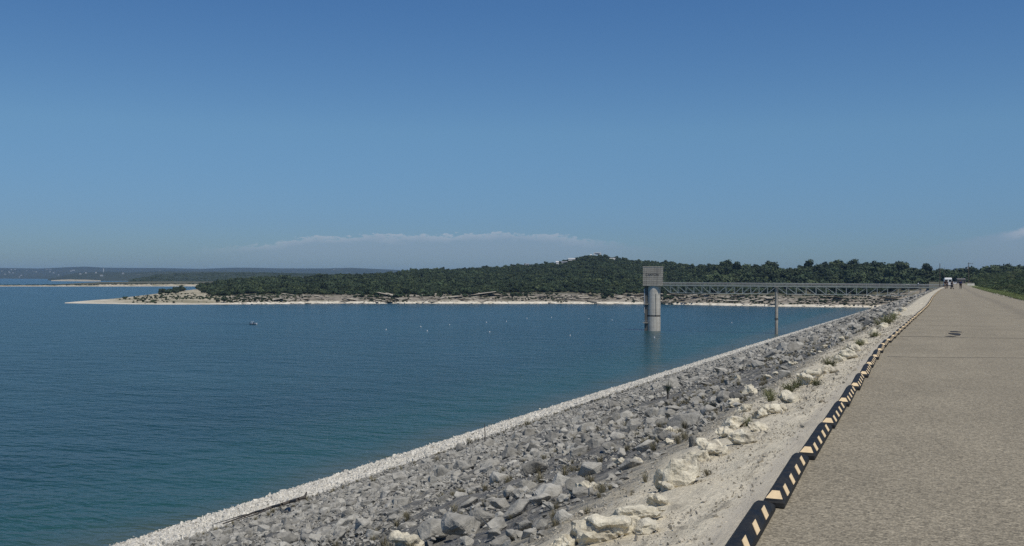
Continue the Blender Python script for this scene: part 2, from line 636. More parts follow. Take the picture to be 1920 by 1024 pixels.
# road: worn tan-grey chip seal (UV = metres across, metres along)
m, t, b, u, s, pos = uvmat('road_chipseal')
n_big = t.noise(pos, 0.35, 5, 0.6)
n_mid = t.noise(t.map(pos, (1, 0.35, 1)), 1.6, 5, 0.65)
n_fine = t.noise(pos, 38, 3, 0.75)
chips = t.voro(pos, 48, out='Color')
cs = t.node('ShaderNodeSeparateColor'); t.l.new(chips, cs.inputs[0])
c = t.mix(t.range(n_big, 0.3, 0.7), (.25, .217, .157), (.30, .261, .19))
c = t.mix(1.0, c, t.range(n_mid, 0.25, 0.75, 0.9, 1.1), 'MULTIPLY')
c = t.mix(1.0, c, t.range(n_fine, 0.28, 0.72, 0.68, 1.28), 'MULTIPLY')
c = t.mix(1.0, c, t.range(cs.outputs[0], 0, 1, 0.66, 1.34), 'MULTIPLY')
wob = t.math('MULTIPLY', t.math('SUBTRACT', t.noise(pos, 0.12, 3), 0.5), 1.2)
track = t.math('ABSOLUTE', t.math('SUBTRACT', t.math('ADD', u, wob), 3.55))
tr = t.math('MULTIPLY', t.range(track, 0.1, 0.55, 1, 0, smooth=True), t.range(n_big, 0.35, 0.6, 0.3, 1))
c = t.mix(t.math('MULTIPLY', tr, 0.34), c, (.12, .105, .085))
track2 = t.math('ABSOLUTE', t.math('SUBTRACT', t.math('ADD', u, wob), 1.3))
c = t.mix(t.math('MULTIPLY', t.range(track2, 0.1, 0.7, 1, 0, smooth=True), t.range(n_mid, 0.4, 0.6, 0.0, 0.2)), c, (.15, .13, .10))
spots = t.range(t.noise(pos, 1.1, 4, 0.6), 0.68, 0.76, 0, 0.35)
c = t.mix(spots, c, (.12, .105, .085))
t.put(b.inputs['Base Color'], c)
b.inputs['Roughness'].default_value = 0.85
h = t.math('ADD', t.voro(pos, 60), t.math('MULTIPLY', n_fine, 0.8))
t.put(b.inputs['Normal'], t.bump(h, 0.7, 0.012))
M['road'] = m

# shoulder: cream caliche with grey dust beside the kerb
m, t, b, u, s, pos = uvmat('caliche_shoulder')
n_big = t.noise(pos, 1.3, 6, 0.65)
n_str = t.noise(t.map(pos, (5.0, 1.1, 1), (0, 0, 0.5)), 1.3, 6, 0.7, 0.5)
n_fine = t.noise(pos, 30, 5, 0.75)
c = t.mix(t.range(n_big, 0.3, 0.7), (.52, .465, .35), (.69, .62, .475))
c = t.mix(t.range(n_str, 0.5, 0.66, 0, 0.85), c, (.28, .252, .195))
c = t.mix(1.0, c, t.range(n_fine, 0.25, 0.75, 0.62, 1.36), 'MULTIPLY')
kerbside = t.range(t.math('ADD', u, t.math('MULTIPLY', n_big, 0.12)), -1.24, -1.1, 0, 0.7, smooth=True)
c = t.mix(kerbside, c, (.42, .385, .32))
c = t.mix(t.range(t.math('ADD', u, t.math('MULTIPLY', t.math('SUBTRACT', n_str, 0.5), 1.4)), -2.5, -2.2, 0.75, 0, smooth=True), c, (.30, .28, .23))
t.put(b.inputs['Base Color'], c)
b.inputs['Roughness'].default_value = 0.95
t.put(b.inputs['Normal'], t.bump(t.math('ADD', n_str, t.math('MULTIPLY', n_fine, 0.6)), 0.9, 0.03))
M['shoulder'] = m

# upstream face: grey weathered rubble, bleached near the water
m, t, b, u, s, pos = uvmat('rubble_face')
sz = t.node('ShaderNodeSeparateXYZ'); t.l.new(pos, sz.inputs[0])
n_big = t.noise(pos, 0.35, 6, 0.65)
n_mid = t.noise(pos, 3.0, 6, 0.7)
n_fine = t.noise(pos, 22, 4, 0.7)
cell = t.voro(pos, 3.2)
c = t.mix(t.range(n_mid, 0.3, 0.7), (.11, .106, .096), (.25, .242, .22))  # bed colour darkened to paint shade into the gaps between stones
c = t.mix(t.range(n_big, 0.52, 0.7, 0, 0.5), c, (.24, .225, .17))
c = t.mix(t.range(t.math('ADD', u, t.math('MULTIPLY', t.math('SUBTRACT', n_mid, 0.5), 2.2)), -3.3, -2.5, 0, 0.9, smooth=True), c, (.40, .362, .28))
c = t.mix(1.0, c, t.range(n_fine, 0.25, 0.75, 0.68, 1.3), 'MULTIPLY')
ring = t.range(t.math('ADD', sz.outputs[2], t.math('MULTIPLY', t.math('SUBTRACT', n_big, 0.5), 3.0)), -17.9, -17.1, 1, 0, smooth=True)
dark = t.math('MULTIPLY', t.range(t.math('ADD', sz.outputs[2], t.math('MULTIPLY', t.math('SUBTRACT', n_big, 0.5), 2.5)), -17.4, -16.8, 0, 1, smooth=True), t.range(sz.outputs[2], -16.5, -14.5, 0.6, 0, smooth=True))
c = t.mix(dark, c, (.15, .145, .13))
cw = t.mix(t.range(n_mid, 0.3, 0.7), (.58, .545, .47), (.74, .70, .61))
cw = t.mix(1.0, cw, t.range(n_fine, 0.25, 0.75, 0.7, 1.25), 'MULTIPLY')
wet = t.range(t.math('ADD', sz.outputs[2], t.math('MULTIPLY', n_mid, 0.25)), -24.35, -24.1, 1, 0, smooth=True)
cw = t.mix(wet, cw, (.22, .19, .14))
c = t.mix(ring, c, cw)
t.put(b.inputs['Base Color'], c)
b.inputs['Roughness'].default_value = 0.95
t.put(b.inputs['Normal'], t.bump(t.math('ADD', t.math('MULTIPLY', cell, 1.2), t.math('ADD', n_mid, t.math('MULTIPLY', n_fine, 0.3))), 1.0, 0.12))
M['rubble'] = m

m, t, b, u, s, pos = uvmat('turf')
n_big = t.noise(pos, 0.3, 6, 0.65)
n_fine = t.noise(pos, 14, 5, 0.75)
c = t.mix(t.range(n_big, 0.3, 0.7), (.15, .18, .075), (.22, .225, .11))
verge = t.range(t.math('ADD', u, t.math('MULTIPLY', t.math('SUBTRACT', n_big, 0.5), 1.2)), 6.0, 6.6, 0.9, 0, smooth=True)
c = t.mix(verge, c, (.26, .235, .18))
c = t.mix(1.0, c, t.range(n_fine, 0.25, 0.75, 0.6, 1.35), 'MULTIPLY')
t.put(b.inputs['Base Color'], c)
b.inputs['Roughness'].default_value = 0.95
t.put(b.inputs['Normal'], t.bump(n_fine, 0.8, 0.05))
M['turf'] = m

# far shore land: limestone at the waterline, banded ledges, brown-green ground under the trees
m, t, b = material('shore_ground')
ge = t.node('ShaderNodeNewGeometry'); pos = ge.outputs['Position']
sz = t.node('ShaderNodeSeparateXYZ'); t.l.new(pos, sz.inputs[0])
z = sz.outputs[2]
n_big = t.noise(pos, 0.03, 6, 0.6)
n_mid = t.noise(t.map(pos, (1, 1, 3)), 0.16, 6, 0.7)
strata_shade = t.noise(t.map(pos, (.012, .012, 1.1)), 1.0, 5, 0.7)
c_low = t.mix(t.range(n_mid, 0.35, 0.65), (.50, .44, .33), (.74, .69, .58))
c_led = t.mix(t.range(strata_shade, 0.4, 0.6), (.10, .088, .07), (.36, .32, .26))  # dark bands: rock strata plus overhang shadow painted into the colour
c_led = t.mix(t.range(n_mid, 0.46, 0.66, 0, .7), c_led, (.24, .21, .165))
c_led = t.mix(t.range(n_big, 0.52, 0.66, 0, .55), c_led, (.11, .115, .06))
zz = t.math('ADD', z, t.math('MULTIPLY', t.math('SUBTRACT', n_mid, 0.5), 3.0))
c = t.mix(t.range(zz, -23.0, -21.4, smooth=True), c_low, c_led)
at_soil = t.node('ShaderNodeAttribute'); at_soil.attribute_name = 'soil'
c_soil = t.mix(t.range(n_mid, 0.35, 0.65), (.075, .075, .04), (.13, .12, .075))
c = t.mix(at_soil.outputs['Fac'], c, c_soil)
at_sand = t.node('ShaderNodeAttribute'); at_sand.attribute_name = 'sand'
c_sand = t.mix(t.range(n_mid, 0.38, 0.62), (.27, .23, .15), (.56, .50, .38))
c_sand = t.mix(t.range(n_big, 0.46, 0.58, 0, 0.75), c_sand, (.19, .175, .105))
c = t.mix(t.math('MULTIPLY', at_sand.outputs['Fac'], t.range(z, -24.2, -23.2, 0.25, 1)), c, c_sand)
t.put(b.inputs['Base Color'], c)
b.inputs['Roughness'].default_value = 0.95
t.put(b.inputs['Normal'], t.bump(t.math('ADD', n_mid, strata_shade), 0.7, 0.6))
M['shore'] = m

m, t, b = material('far_hills')
ge = t.node('ShaderNodeNewGeometry'); pos = ge.outputs['Position']
n_big = t.noise(pos, 0.0016, 5, 0.6)
n_fine = t.noise(pos, 0.02, 5, 0.75)
c = t.mix(t.range(n_big, 0.35, 0.65), (.034, .05, .032), (.06, .072, .045))
c = t.mix(t.range(n_fine, 0.35, 0.7, 0, 0.9), c, (.022, .032, .022))
c = t.mix(t.range(t.noise(pos, 0.006, 4, 0.7), 0.62, 0.72, 0, 0.5), c, (.19, .175, .12))
at_sand = t.node('ShaderNodeAttribute'); at_sand.attribute_name = 'sand'
c = t.mix(at_sand.outputs['Fac'], c, t.mix(t.range(n_fine, 0.35, 0.65), (.45, .42, .35), (.66, .62, .54)))
t.put(b.inputs['Base Color'], c)
b.inputs['Roughness'].default_value = 0.95
M['hills'] = m

# lake water
m, t, b = material('lake_water')
ge = t.node('ShaderNodeNewGeometry'); pos = ge.outputs['Position']
sp = t.node('ShaderNodeSeparateXYZ'); t.l.new(pos, sp.inputs[0])
shallow_n = t.math('MULTIPLY', t.math('SUBTRACT', t.noise(pos, 0.035, 4, 0.6), 0.5), 14)
off = t.math('MULTIPLY', t.math('ADD', t.math('ADD', sp.outputs[0], 73.6), shallow_n), -1.0)   # metres out from the dam's waterline
patch = t.noise(t.map(pos, (1, 2.6, 1), (0, 0, -0.25)), 0.012, 5, 0.6)
deep = t.mix(t.range(patch, 0.35, 0.65), (.010, .044, .053), (.0145, .055, .064))
c = t.mix(t.range(off, 4, 46, 1, 0, smooth=True), deep, (.018, .070, .068))
c = t.mix(t.range(off, -4, 9, 1, 0, smooth=True), c, (.062, .085, .07))
t.put(b.inputs['Base Color'], c)
b.inputs['IOR'].default_value = 1.33
b.inputs['Specular IOR Level'].default_value = 0.5
b.inputs['Roughness'].default_value = 0.2
wv = t.map(pos, (1, 1.9, 1), (0, 0, 0.55))
w1 = t.noise(wv, 0.36, 2, 0.5, 0.4)
w2 = t.noise(t.map(pos, (1, 1.7, 1), (0, 0, 0.25)), 1.3, 3, 0.6, 0.3)
w3 = t.noise(wv, 0.075, 3, 0.6, 0.3)
gust = t.range(t.noise(t.map(pos, (1, 2.2, 1), (0, 0, -0.3)), 0.02, 4, 0.65), 0.36, 0.64, 0.55, 1.25)
h = t.math('ADD', t.math('MULTIPLY', w1, gust), t.math('ADD', t.math('MULTIPLY', w2, 0.22), t.math('MULTIPLY', w3, 2.4)))
t.put(b.inputs['Normal'], t.bump(h, 1.0, 0.95))
M['water'] = m
m, t, b = material('wake_water')
b.inputs['Base Color'].default_value = (.05, .1, .14, 1)
b.inputs['Roughness'].default_value = 0.2
b.inputs['IOR'].default_value = 1.33
M['wake'] = m

# ------------------------------------------------------------------ water and ground sheets
xs = np.concatenate([np.linspace(-16000, -700, 24), np.linspace(-600, -52, 30)])
ys = np.concatenate([np.linspace(-600, 1500, 40), np.linspace(1700, 17000, 24)])
X, Y = np.meshgrid(xs, ys, indexing='ij')
tag(link('lake_water', grid_mesh('lake_water', X, Y, np.full(X.shape, WATER)), M['water']), 'dark blue rippled lake', kind='structure')
X, Y = np.meshgrid(np.linspace(-18000, 18000, 9), np.linspace(-6000, 20000, 9), indexing='ij')
gm = plain('lake_bed_ground', (.09, .095, .06), 0.95, var=0.2, scale=0.01)
tag(link('ground', grid_mesh('ground', X, Y, np.full(X.shape, -42.0)), gm), 'low ground below the lake and the hills', kind='structure')

# ------------------------------------------------------------------ the dam
def s_steps(a, b, first, grow):
    out, s, st = [], a, first
    while s < b:
        out.append(s); s += st
        if s > 8: st *= grow
    out.append(b)
    return np.array(out)


SS = s_steps(-12, 1040, 0.09, 1.0085)
US = np.concatenate([np.linspace(-110, -76, 8), np.linspace(-74, -49, 34), np.linspace(-48, -20, 44)[0:], np.linspace(-19.5, -9, 44), np.linspace(-8.85, -2.2, 70)])
U, S = np.meshgrid(US, SS, indexing='ij')
rough = np.clip((-2.4 - U) / 1.5, 0, 1) * np.clip((U + 110) / 10, 0, 1)
amp = np.interp(U, [-80, -55, -30, -12, -4, -2.45], [.10, .11, .13, .13, .075, .0])
ridge = 1 - np.abs(fbm(U * 1.1, S * 1.1, 5, 3))
Zb = prof(U) + amp * rough * (fbm(U * .9, S * .9, 3, 4, .6) + 0.7 * (ridge - .5)) - np.interp(U, [-110, -52, -48, -14, -4, -2.5], [.03, .03, .12, .1, .05, .02]) * rough - .05 * np.clip((U + 2.55) / .3, 0, 1)
o = link('dam_slope', grid_mesh('dam_slope', U + dev(S), S, Zb, uv=(U, S)), M['rubble'])
tag(o, 'grey rubble-covered upstream face of the dam', kind='structure')

US2 = np.linspace(-2.62, -0.88, 26)
U, S = np.meshgrid(US2, SS, indexing='ij')
Zs = prof(U) + 0.012 * fbm(U * 6, S * 3, 21, 4, .6) * np.clip((-1.1 - U) / .2, 0, 1) + 0.03 * fbm(U * 1.2, S * .9, 23, 2) * np.clip((-1.3 - U) / .3, 0, 1)
Zs = np.where(U > -1.0, np.minimum(Zs, 0) - .006, Zs)
Zs = Zs - .07 * np.clip((-2.42 - U) / .2, 0, 1)
tag(link('gravel_shoulder', grid_mesh('gravel_shoulder', U + dev(S), S, Zs, uv=(U, S)), M['shoulder']), 'cream caliche shoulder between kerb stops and rocks', kind='structure')

US3 = np.linspace(-1.0, 5.75, 16)
U, S = np.meshgrid(US3, s_steps(-12, 1040, .5, 1.02), indexing='ij')
U2 = np.where(U > 5.6, U + .12 * fbm(S * .7, S * 0 + 3, 31, 4, .7), U)
tag(link('road', grid_mesh('road', U2 + dev(S), S, 0.0 * U + 0.004, uv=(U2, S)), M['road']), 'worn tan chip-sealed road along the dam crest', kind='structure')

US4 = np.concatenate([np.linspace(5.5, 8.4, 14), np.linspace(9.2, 80, 20)])
U, S = np.meshgrid(US4, s_steps(-12, 1040, .5, 1.012), indexing='ij')
Zg = prof(U) - .004 + .04 * fbm(U * 1.5, S * 1.5, 41, 3) * np.clip((U - 5.9) / .8, 0, 1) + 0.3 * fbm(U * .1, S * .1, 42, 3) * np.clip((U - 9) / 5, 0, 1)
tag(link('grass_slope', grid_mesh('grass_slope', U + dev(S), S, Zg, uv=(U, S)), M['turf']), 'green downstream grass slope of the dam', kind='structure')

# ------------------------------------------------------------------ far shore terrain (photo columns give bearings, depths are metres)
SHORE_Y = [(122, 569), (180, 570), (250, 571), (300, 571.5), (430, 571), (640, 569.5), (800, 569.5), (1000, 569.5), (1200, 570.5), (1300, 572), (1450, 575), (1580, 576.5), (1700, 577)]
SKY_Y = [(122, 568), (180, 563), (230, 558.5), (300, 550), (330, 547), (380, 541), (400, 528), (450, 521), (520, 517.5), (600, 514.5), (680, 513.5), (755, 509), (775, 504.5), (835, 504), (880, 502),
         (925, 499), (990, 495), (1040, 491), (1062, 485.5), (1088, 480), (1117, 475.5), (1145, 480.5), (1175, 485), (1200, 488.5), (1250, 490), (1310, 497), (1325, 496.5), (1340, 493), (1373, 493), (1390, 495.5), (1402, 491),
         (1427, 494.5), (1440, 497), (1470, 498.5), (1490, 500.5), (1500, 496.5), (1515, 493.5), (1537, 497.5), (1550, 493), (1595, 492), (1637, 493), (1650, 496.5), (1670, 493.5), (1683, 495), (1697, 500.5),
         (1712, 498), (1728, 501), (1738, 504.5), (1792, 506), (1816, 505.5), (1846, 502.5), (1887, 500), (1920, 498.5), (2000, 496), (2400, 492)]
SKY_Z = [(122, 985), (180, 1080), (230, 1150), (300, 1420), (380, 1560), (400, 1650), (740, 1850), (1000, 2050), (1117, 2100), (1250, 2000), (1310, 1650), (1340, 1430), (1790, 1330), (1850, 1400), (2400, 1500)]
TOP_Z = [(122, -24.45), (200, -23.7), (300, -22.3), (420, -20.5), (470, -17.5), (640, -17), (800, -16), (1000, -15), (1500, -14.5), (1650, -14), (1720, -8), (1790, -2), (2400, 0)]
BANK = [(122, 8), (200, 30), (300, 60), (420, 60), (640, 50), (1000, 46), (1650, 46), (1790, 30), (2400, 30)]
TREE_H = 6.5
def tree_h(px): return TREE_H * interp(px, [(1290, 1), (1350, 1.55), (1800, 1.6)])


def shoreZ(px): return (CAMZ - WATER) * F / (interp(px, SHORE_Y) - hor(np.asarray(px, float)))
def skyZ(px): return interp(px, SKY_Z)


def ground1(px, Z):
    px = np.asarray(px, float); Z = np.asarray(Z, float)
    Z0 = shoreZ(px); wb = interp(px, BANK); Zb = Z0 + wb; Z1 = np.maximum(skyZ(px), Zb + 5)
    zc = interp(px, TOP_Z)
    th = np.where(px < 390, 0.0, tree_h(px))
    z1 = z_px(px, interp(px, SKY_Y), Z1) - th
    z1 = np.maximum(z1, zc)
    x, y = colxy(px, Z)
    led = np.clip((px - 420) / 120, 0, 1)
    jit = fbm(x * .03, y * .03, 71, 4, .6)
    t_ = np.clip((Z - Z0) / wb + 0.10 * jit * led, 0, 1)
    k = 4.0
    q = t_ * k + 0.25 * vnoise(x * .02, y * .02, 75)
    fr = q - np.floor(q)
    step = (np.floor(q) + np.clip((fr - .62) / .3, 0, 1)) / k
    tt = np.clip(led * step + (1 - led) * t_, 0, 1)
    tt = np.where(t_ <= 0, 0, tt)
    zb = WATER - 0.3 + (zc - WATER + 0.3) * tt + .45 * led * np.clip(t_ * 6, 0, 1) * fbm(x * .12, y * .12, 77, 3, .6)
    body = np.clip((Z - Zb) / (Z1 - Zb), 0, 1)
    zh = zc + (z1 - zc) * (0.55 * body + 0.45 * body ** 1.6) + 1.6 * fbm(x * .012, y * .012, 81, 4) * np.clip(body * 6, 0, 1) * np.clip((1.04 - body) * 4, 0, 1) * led
    back = z1 - np.maximum(Z - Z1, 0) * .05
    return np.where(Z < Z0, WATER - .3 - (Z0 - Z) * .12, np.where(Z < Zb, zb, np.where(Z <= Z1, zh, back)))


pxs = np.concatenate([np.arange(122, 420, 1.5), np.arange(420, 1800, 1.0), np.arange(1800, 2400, 6)])
rows = []
for px in pxs:
    Z0 = float(shoreZ(px)); wb = float(interp(px, BANK)); Z1 = max(float(skyZ(px)), Z0 + wb + 5)
    rows.append(np.concatenate([[Z0 - 40, Z0 - 5], Z0 + wb * np.linspace(0, 1, 26), np.linspace(Z0 + wb, Z1, 22)[1:], Z1 + np.array([40, 150, 400])]))
Zr = np.array(rows); PX = np.repeat(pxs[:, None], Zr.shape[1], 1)
Xl, Yl = colxy(PX, Zr)
Gz = ground1(PX, Zr)
soil = np.clip((Zr - (shoreZ(PX) + interp(PX, BANK)) + 4) / 14, 0, 1) * np.clip((PX - 425) / 60, 0, 1)
sand = 1 - np.clip((PX - 400) / 70, 0, 1)
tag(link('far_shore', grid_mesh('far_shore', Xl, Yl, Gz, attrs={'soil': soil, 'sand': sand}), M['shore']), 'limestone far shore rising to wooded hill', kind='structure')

# valley side right of the dam
xs = np.concatenate([np.linspace(0, 120, 40), np.linspace(130, 900, 30)]); ys = np.linspace(380, 1250, 90)
X, Y = np.meshgrid(xs, ys, indexing='ij')
edge = dev(Y) + 14


def valley(x, y):
    fl = interp(y, [(300, -34), (420, -27), (520, -17), (650, -9), (850, -4), (1000, -1.5), (1300, 4)])
    return fl + np.clip((x - dev(y) - 16) / 60, 0, 3) * interp(y, [(400, 1), (800, 4.5), (1300, 8)]) + 1.0 * fbm(x * .02, y * .02, 91, 3)


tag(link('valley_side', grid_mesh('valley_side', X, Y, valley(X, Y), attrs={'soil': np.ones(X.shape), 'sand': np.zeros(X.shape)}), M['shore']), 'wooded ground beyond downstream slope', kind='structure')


def land(name, label, cols, top, ZA, ZB, low, seed, amp, step=4, nrow=26, mat=None, sandw=0.0, z_low=WATER - .5):
    """a far stretch of land: rises from ZA to the crest at ZB whose outline is `top` in photo pixels"""
    pxs = np.arange(cols[0], cols[1] + .1, step)
    tt = np.concatenate([[-.02], np.linspace(0, 1, nrow), [1.15, 1.6]])
    PX, T = np.meshgrid(pxs, tt, indexing='ij')
    A, B = interp(PX, ZA), interp(PX, ZB)
    Z = A + (B - A) * T
    zt = z_px(PX, interp(PX, top), B)
    zl = interp(PX, low) if isinstance(low, list) else low
    x, y = colxy(PX, Z)
    sh = fbm(x * amp[1], y * amp[1], seed, 4, .55)
    zz = np.where(T < 0, z_low - 2, z_low + np.clip(T / .06, 0, 1) * (zl - z_low) + (zt - zl) * np.clip((T - .06) / .94, 0, 1) ** 1.1 + amp[0] * sh * np.clip(T * 4, 0, 1) * np.clip((1.0 - T) * 3, 0.12, 1))
    zz = np.where(T > 1, zt - (T - 1) * (zt + 30) * .6, zz)
    sa = np.clip(1 - (T - sandw) / .05, 0, 1) * (1 if sandw > 0 else 0)
    o = link(name, grid_mesh(name, x, y, zz, attrs={'sand': sa, 'soil': 1 - sa}), mat or M['hills'])
    tag(o, label, kind='structure')
    return PX, Z, x, y, zz


# hazy hills at the horizon, nearer hills, a low wooded ridge, sandy spits
land('distant_hills', 'hazy blue hills along the horizon', (-500, 900),
     [(-500, 503), (0, 502.5), (75, 504), (125, 501.5), (160, 500), (195, 502), (250, 502.5), (300, 502.5), (375, 504), (437, 502), (460, 502), (535, 503), (610, 503), (660, 502), (710, 504.5), (747, 506.5), (765, 510), (900, 514)],
     [(-500, 8500), (200, 8500), (900, 8000)], [(-500, 12500), (900, 11500)], -8, 101, (16, .0011), step=4, nrow=34)
land('near_hills', 'darker wooded hills in front of the horizon', (90, 900), [(90, 525), (105, 520), (125, 514.5), (150, 511), (200, 510), (250, 511), (300, 509), (400, 509), (485, 510.5), (610, 513), (760, 515), (900, 516)],
     [(90, 5600), (900, 5200)], [(90, 7200), (300, 6300), (900, 6000)], -18, 111, (7, .003), step=3, nrow=24)
PXw, Zw, xw, yw, zw = land('wooded_ridge', 'low dark wooded ridge behind the point', (240, 800), [(240, 526), (275, 518.5), (300, 514), (340, 512.5), (400, 511), (480, 510.5), (610, 514), (760, 517), (800, 519)],
     [(240, 3250), (800, 3100)], [(240, 3500), (300, 4000), (800, 4200)], -17, 121, (3, .006), step=3, nrow=24)
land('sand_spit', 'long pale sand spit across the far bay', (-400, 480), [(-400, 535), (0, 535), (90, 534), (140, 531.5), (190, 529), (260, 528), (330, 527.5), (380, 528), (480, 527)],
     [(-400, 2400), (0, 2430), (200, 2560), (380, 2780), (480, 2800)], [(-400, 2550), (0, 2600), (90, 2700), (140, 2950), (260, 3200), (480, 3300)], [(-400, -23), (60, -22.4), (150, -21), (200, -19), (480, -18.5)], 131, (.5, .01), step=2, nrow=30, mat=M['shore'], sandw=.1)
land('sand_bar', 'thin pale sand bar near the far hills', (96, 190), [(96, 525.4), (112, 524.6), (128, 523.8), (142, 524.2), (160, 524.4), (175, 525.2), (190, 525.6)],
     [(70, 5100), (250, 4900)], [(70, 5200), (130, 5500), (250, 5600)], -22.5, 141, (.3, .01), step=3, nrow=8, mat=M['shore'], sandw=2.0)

# ------------------------------------------------------------------ haze
hz = MB().box((-1500, 7400, 47), (26000, 17000, 190)).build('haze', None)
hm = bpy.data.materials.new('haze_air'); hm.use_nodes = True
ht = NT(hm.node_tree); ht.n.clear()
pv = ht.node('ShaderNodeVolumePrincipled')
pv.inputs['Color'].default_value = (.40, .64, .98, 1)
pv.inputs['Density'].default_value = 3.8e-5
pv.inputs['Anisotropy'].default_value = 0.0
ho = ht.node('ShaderNodeOutputMaterial')
ht.l.new(pv.outputs[0], ho.inputs['Volume'])
hz.data.materials.append(hm)
tag(hz, 'thin summer haze over the lake', 'haze', kind='stuff')

# ------------------------------------------------------------------ rocks
def rock_mesh(name, seed, mat, n=16, flat=0.7, sub=1, rough=0.05, long=1.25):
    r = random.Random(seed)
    pts = []
    for _ in range(n):
        v = Vector((r.gauss(0, 1), r.gauss(0, 1), r.gauss(0, 1))).normalized() * r.uniform(.8, 1.05)
        pts.append((v.x * .5 * long, v.y * .5, v.z * .5 * flat))
    mb = MB().hull(pts)
    bmesh.ops.dissolve_limit(mb.b, angle_limit=math.radians(9), verts=mb.b.verts, edges=mb.b.edges)
    if sub:
        bmesh.ops.bevel(mb.b, geom=list(mb.b.edges), offset=.03, segments=1, affect='EDGES')
        bmesh.ops.triangulate(mb.b, faces=mb.b.faces)
        for _ in range(sub):
            bmesh.ops.subdivide_edges(mb.b, edges=[e for e in mb.b.edges if e.calc_length() > .12], cuts=1)
            bmesh.ops.triangulate(mb.b, faces=mb.b.faces)
        mb.b.normal_update()
        for v in mb.b.verts:
            k = fbm(np.array([v.co.x * 4 + seed]), np.array([v.co.y * 4 + v.co.z * 5.3]), seed, 3)[0]
            v.co += v.normal * float(k) * rough
    me = bm_mesh(name, mb.b)
    me.materials.append(mat)
    return me


GREY = [rock_mesh('grey_stone_shape', 100 + k, M['grey_rock'], n=random.choice([11, 14, 18]), flat=random.uniform(.5, .85), sub=2, rough=.028, long=random.uniform(1.1, 1.6)) for k in range(14)]
GREY_S = [rock_mesh('small_stone_shape', 200 + k, M['grey_rock'], n=10, flat=random.uniform(.5, .85), sub=0) for k in range(10)]
WHITE = [rock_mesh('limestone_shape', 300 + k, M['white_rock'], n=16, flat=random.uniform(.6, .9), sub=3, rough=.1, long=random.uniform(1.0, 1.5)) for k in range(10)]
BLEACH = [rock_mesh('bleached_shape', 400 + k, M['bleached_rock'], n=9, flat=random.uniform(.5, .9), sub=0) for k in range(8)]
PEB = [rock_mesh('pebble_shape', 500 + k, M['pebble'], n=8, flat=.7, sub=0) for k in range(6)]

slope_rot = math.atan2(1, 2.79)


def pts_for(s0, s1, u0, u1, dens):
    n = int((s1 - s0) * (u1 - u0) * dens)
    return RNG.uniform(u0, u1, n), RNG.uniform(s0, s1, n)


zones = [(2, 22, -14, -2.6, 110, .06), (2, 26, -14, -2.9, 20, .105), (4, 30, -14, -3.4, .5, .22), (22, 60, -30, -2.7, 26, .10), (22, 60, -30, -2.9, 4, .17), (20, 60, -30, -3.4, .12, .36), (8, 45, -50, -14, 22, .12),
         (45, 110, -50, -30, 8, .17), (60, 130, -30, -2.8, 9, .18), (60, 130, -30, -3, .7, .34), (130, 260, -50, -2.9, 2.6, .3), (260, 560, -50, -3, .6, .42), (560, 1000, -50, -3, .16, .6)]
RU, RS, RD = [], [], []
for s0, s1, u0, u1, dn, sz in zones:
    uu, ss = pts_for(s0, s1, u0, u1, dn)
    # fewer and smaller stones near the shoulder where soil fills the gaps, bigger ones in drifts
    cl = fbm(uu * .23, ss * .23, 61, 3)
    big_here = np.clip(.55 + .9 * fbm(uu * .11 + 7, ss * .11, 63, 2), .15, 1.3)
    size = sz * np.exp(RNG.normal(0, .42, len(uu))) * (1 + .5 * np.clip(cl, -0.6, 1))
    lower = np.clip((uu + 50) / 26, 0, 1)                # the lower slope carries finer stone
    size *= (.55 + .45 * lower) * (.7 + .4 * big_here)
    keep = (RNG.uniform(0, 1, len(uu)) < np.clip(.62 + .8 * cl, .12, 1)) & ((uu < -4.2) | (RNG.uniform(0, 1, len(uu)) < .42))
    RU.append(uu[keep]); RS.append(ss[keep]); RD.append(np.clip(size[keep], .045, np.clip(.018 * ss[keep] + .06, .24, .75)))
RU, RS, RD = map(np.concatenate, (RU, RS, RD))

